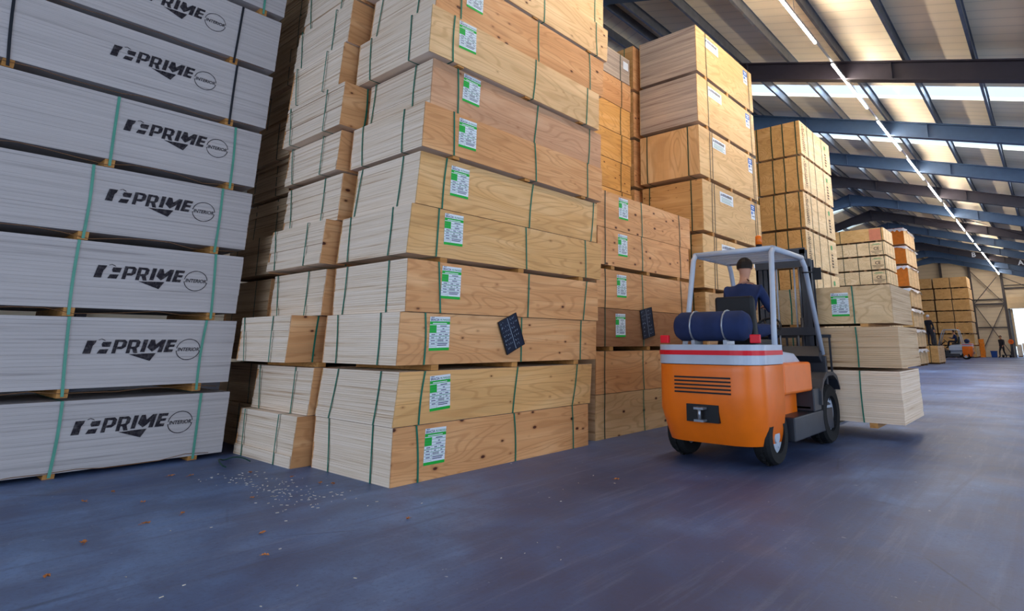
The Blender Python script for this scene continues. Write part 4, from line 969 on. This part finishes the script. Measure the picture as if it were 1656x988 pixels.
# ================================================================== THINGS BY THE END WALL
def crate_stack():
    piles = [(-5.27, 58.9, 'crate_red', 6, 'darker red-orange'), (-4.88, 58.8, 'crate_orange', 5, 'bright orange')]
    for cidx, (x, y, mt, nn, nm) in enumerate(piles):
        for i in range(nn):
            h = 1.44/nn if mt == 'crate_red' else 1.5/nn
            e = empty('plastic_crate', (x+(.02 if i % 2 else 0), y, i*h), 0, '%s plastic crate, %s in its pile by the end wall' % (nm, place_word(i, nn)), 'crate', 'plastic crates by the end wall')
            m = MB(); w, l, t = .17, .26, .015
            m.box(-w, w, -l, l, 0, .02); hh = h-.006
            for (a, b_, c, d_) in ((-w, -w+t, -l, l), (w-t, w, -l, l), (-w+t, w-t, -l, -l+t), (-w+t, w-t, l-t, l)): m.box(a, b_, c, d_, .02, hh-.03)
            m.build('crate_body', mt, e)
            m = MB()
            for (a, b_, c, d_) in ((-w-.01, -w+t, -l-.01, l+.01), (w-t, w+.01, -l-.01, l+.01), (-w, w, -l-.01, -l+t), (-w, w, l-t, l+.01)): m.box(a, b_, c, d_, hh-.03, hh)
            m.build('rim', mt, e)
crate_stack()
e = empty('plastic_tub', (-4.1, 58.9, 0), 0, 'blue plastic tub on the floor at the foot of the end wall', 'tub')
m = MB(); m.prism([(-.19, .0), (.19, 0), (.23, .5), (-.23, .5)], lambda a, c, t: (a, t, c), -.22, .22); m.build('tub_body', 'blue_plastic', e, bevel=.02)
m = MB(); m.box(-.25, .25, -.25, .25, .48, .53); m.build('rim', 'blue_plastic', e, bevel=.01)
e = empty('pallet_trolley', (-3.25, 59.0, 0), 0, 'small dark trolley behind the walking person by the end wall', 'trolley')
m = MB(); m.box(-.35, .35, -.3, .3, .16, .22); m.build('deck', 'anth', e)
m = MB(); m.tube([(.30, -.25, .2), (.42, -.25, .95), (.42, .25, .95), (.30, .25, .2)], .02, n=8); m.build('handle', 'anth', e)
for sx in (-.25, .25):
    for sy in (-.22, .22): m = MB(); m.tube([(sx, sy-.02, .08), (sx, sy+.02, .08)], .08, n=14); m.build('caster', 'rubber', e)
e = empty('hose_reel', (-2.86, 59.66, 1.28), 0, 'round orange sign disc on the column beside the lit doorway', 'sign')
m = MB(); m.tube([(0, 0, 0), (0, -.03, 0)], .20, n=28); m.build('disc', 'hivis', e); m = MB(); m.tube([(0, -.03, 0), (0, -.034, 0)], .10, n=24); m.build('disc_centre', 'crate_red', e)
m = MB(); m.box(-.02, .02, -.0, .05, -1.27, .1); m.build('post', 'anth', e)
bpy.data.objects[e.name].name = 'round_sign'
# goods standing outside the lit doorway
for i, (x, w_, z1) in enumerate(((-2.45, .32, 1.05), (-2.0, .42, 1.15), (-1.5, .3, .9))):
    bundle('pale stack of cut boards outside the doorway, %s of three' % ('leftmost', 'middle', 'rightmost')[i], 'cut boards outside the doorway', x-w_/2, x+w_/2, 62.0, 63.2, 0, z1, pack='edge_cream', n=12, panels=(), ys=((62.4,),), xs=(), bears=2, bh=.08, seed=970+i, name='board_pile', cat='board pile')
e = empty('cabinet', (-.95, 61.2, 0), 0, 'brown cabinet standing just outside the bright doorway', 'cabinet')
m = MB(); m.box(-.28, .28, -.3, .3, 0.06, 1.85); m.build('cabinet_body', 'timber_dark', e, bevel=.01)
for sx in (-.141, .141): m = MB(); m.box(sx-.135, sx+.135, -.318, -.301, .1, 1.8); m.build('door', 'timber', e)
m = MB(); m.box(-.26, .26, -.28, .28, 0, .06); m.build('plinth', 'black', e)
bundle('low tan pallet at the right side of the far floor', 'low pallets on the aisle', -1.6, .2, 49.0, 51.0, 0, .22, pack='edge_tan', n=5, panels=(), ys=((49.5,), (50.5,)), xs=(), bears=3, bh=.1, seed=980, name='board_pallet', cat='board pallet')
# ================================================================== SMALL THINGS ON THE FLOOR
def leaf(x, y, s, a, label, seed):
    r2 = random.Random(seed); m = MB(); N = 9
    pts = []
    for i in range(N):
        t = 2*PI*i/N; r = s*(1.0 if i % 2 == 0 else .62)*r2.uniform(.8, 1.15); pts.append((r*math.cos(t), .62*r*math.sin(t)))
    cx = (0, 0, .006)
    for i in range(N):
        p, q = pts[i], pts[(i+1) % N]
        zp, zq = .004+.012*abs(math.sin(i*1.7+seed)), .004+.012*abs(math.sin((i+1)*1.7+seed)) if i < N-1 else .004+.012*abs(math.sin(seed))
        b_ = len(m.v); m.v += [(0, 0, .007), (p[0], p[1], zp), (q[0], q[1], zq), (0, 0, .0082), (p[0], p[1], zp+.0012), (q[0], q[1], zq+.0012)]
        m.f += [(b_, b_+2, b_+1), (b_+3, b_+4, b_+5), (b_+1, b_+2, b_+5, b_+4)]; m.mi += [0]*3; m.sm += [False]*3
    m.tube([(0, 0, .008), (-s*1.1, 0, .006), (-s*1.5, s*.2, .004)], .0012, n=5)
    o = m.build('dry_leaf', 'leaf', None, loc=(x, y, 0)); o.rotation_euler = (0, 0, a); tag(o, label, 'leaf', 'dry leaves on the floor')
leaf(-4.585, 1.044, .032, 2.99, 'orange leaf alone on the floor at lower left, below the white boards', 1)
leaf(-4.744, 1.374, .024, 1.46, 'pale brown leaf on the blue floor left of the mid-floor orange leaf', 2)
leaf(-4.086, 0.811, .028, 5.87, 'small yellowish leaf nearest the lower left corner of the picture', 3)
leaf(-5.717, 1.258, .026, 3.70, 'curled dark leaf close under the bottom white bundle', 4)
leaf(-3.952, 1.746, .027, 5.48, 'orange leaf in the open floor below the middle column', 5)
leaf(-3.545, 1.594, .024, .54, 'small brown leaf just nearer than the orange one in mid floor', 6)
leaf(-3.508, 2.456, .029, 5.80, 'orange leaf in front of the corner of the tall stack', 7)
leaf(-4.870, 2.050, .022, .26, 'faint reddish leaf on the floor below the loose strap', 8)
leaf(-5.909, 1.465, .020, 3.48, 'small reddish leaf below the white boards', 9)
leaf(-6.204, 1.927, .026, 1.35, 'tan leaf at the foot of the white stack, left of its twin', 10)
leaf(-6.075, 2.029, .025, 1.85, 'tan leaf at the foot of the white stack, right of its twin', 11)
leaf(-5.810, 2.400, .027, 2.97, 'brown leaf beside the curled green strap', 12)
leaf(-5.331, 2.540, .026, 5.57, 'brown leaf at the left end of the litter before the middle column', 13)
leaf(-4.929, 2.587, .028, 2.67, 'brown leaf in the middle of the litter before the middle column', 14)
leaf(-4.829, 2.639, .026, 2.86, 'orange leaf at the right end of the litter before the middle column', 15)
leaf(-4.813, 1.594, .026, 2.49, 'small tan leaf in the open floor between white stack and tall stack', 16)
leaf(-5.361, 1.516, .022, .42, 'faint tan leaf between the curled dark leaf and mid floor', 17)
leaf(-3.093, 4.194, .028, .45, 'flat brown leaf on the floor between tall stack and forklift', 18)
r2 = random.Random(77); m = MB()
for i in range(170):
    q = r2.random(); x = -5.9+1.6*r2.random()+r2.gauss(0, .12); y = 2.30-(x+5.9)*.02+r2.gauss(0, .16)
    if q > .8: x, y = r2.uniform(-5.4, -2.0), r2.uniform(1.0, 4.2)
    if y > 2.62 and x < -4.3: y = 2.5
    s_ = r2.uniform(.003, .009); a = r2.uniform(0, 6.3); m.bar((x, y, .003), (x+s_*2.4*math.cos(a), y+s_*2.4*math.sin(a), .003), s_*.7, .003)
o = m.build('wood_litter', 'litter'); tag(o, 'pale wood chips scattered over the floor before the stacks', 'wood chips', kind='stuff')
# loose end of green strap on the floor by the middle column
m = MB(); pts = [(-6.2+.38*math.cos(a)*.9, 2.45 + .12*math.sin(a), .012+.03*abs(math.sin(a*2))) for a in [PI*.55+i*.22 for i in range(15)]]
m.tube(pts, .006, n=6); o = m.build('loose_strap', 'dark_strap'); tag(o, 'curled loose green strap on the floor before the middle column of bundles', 'strap')
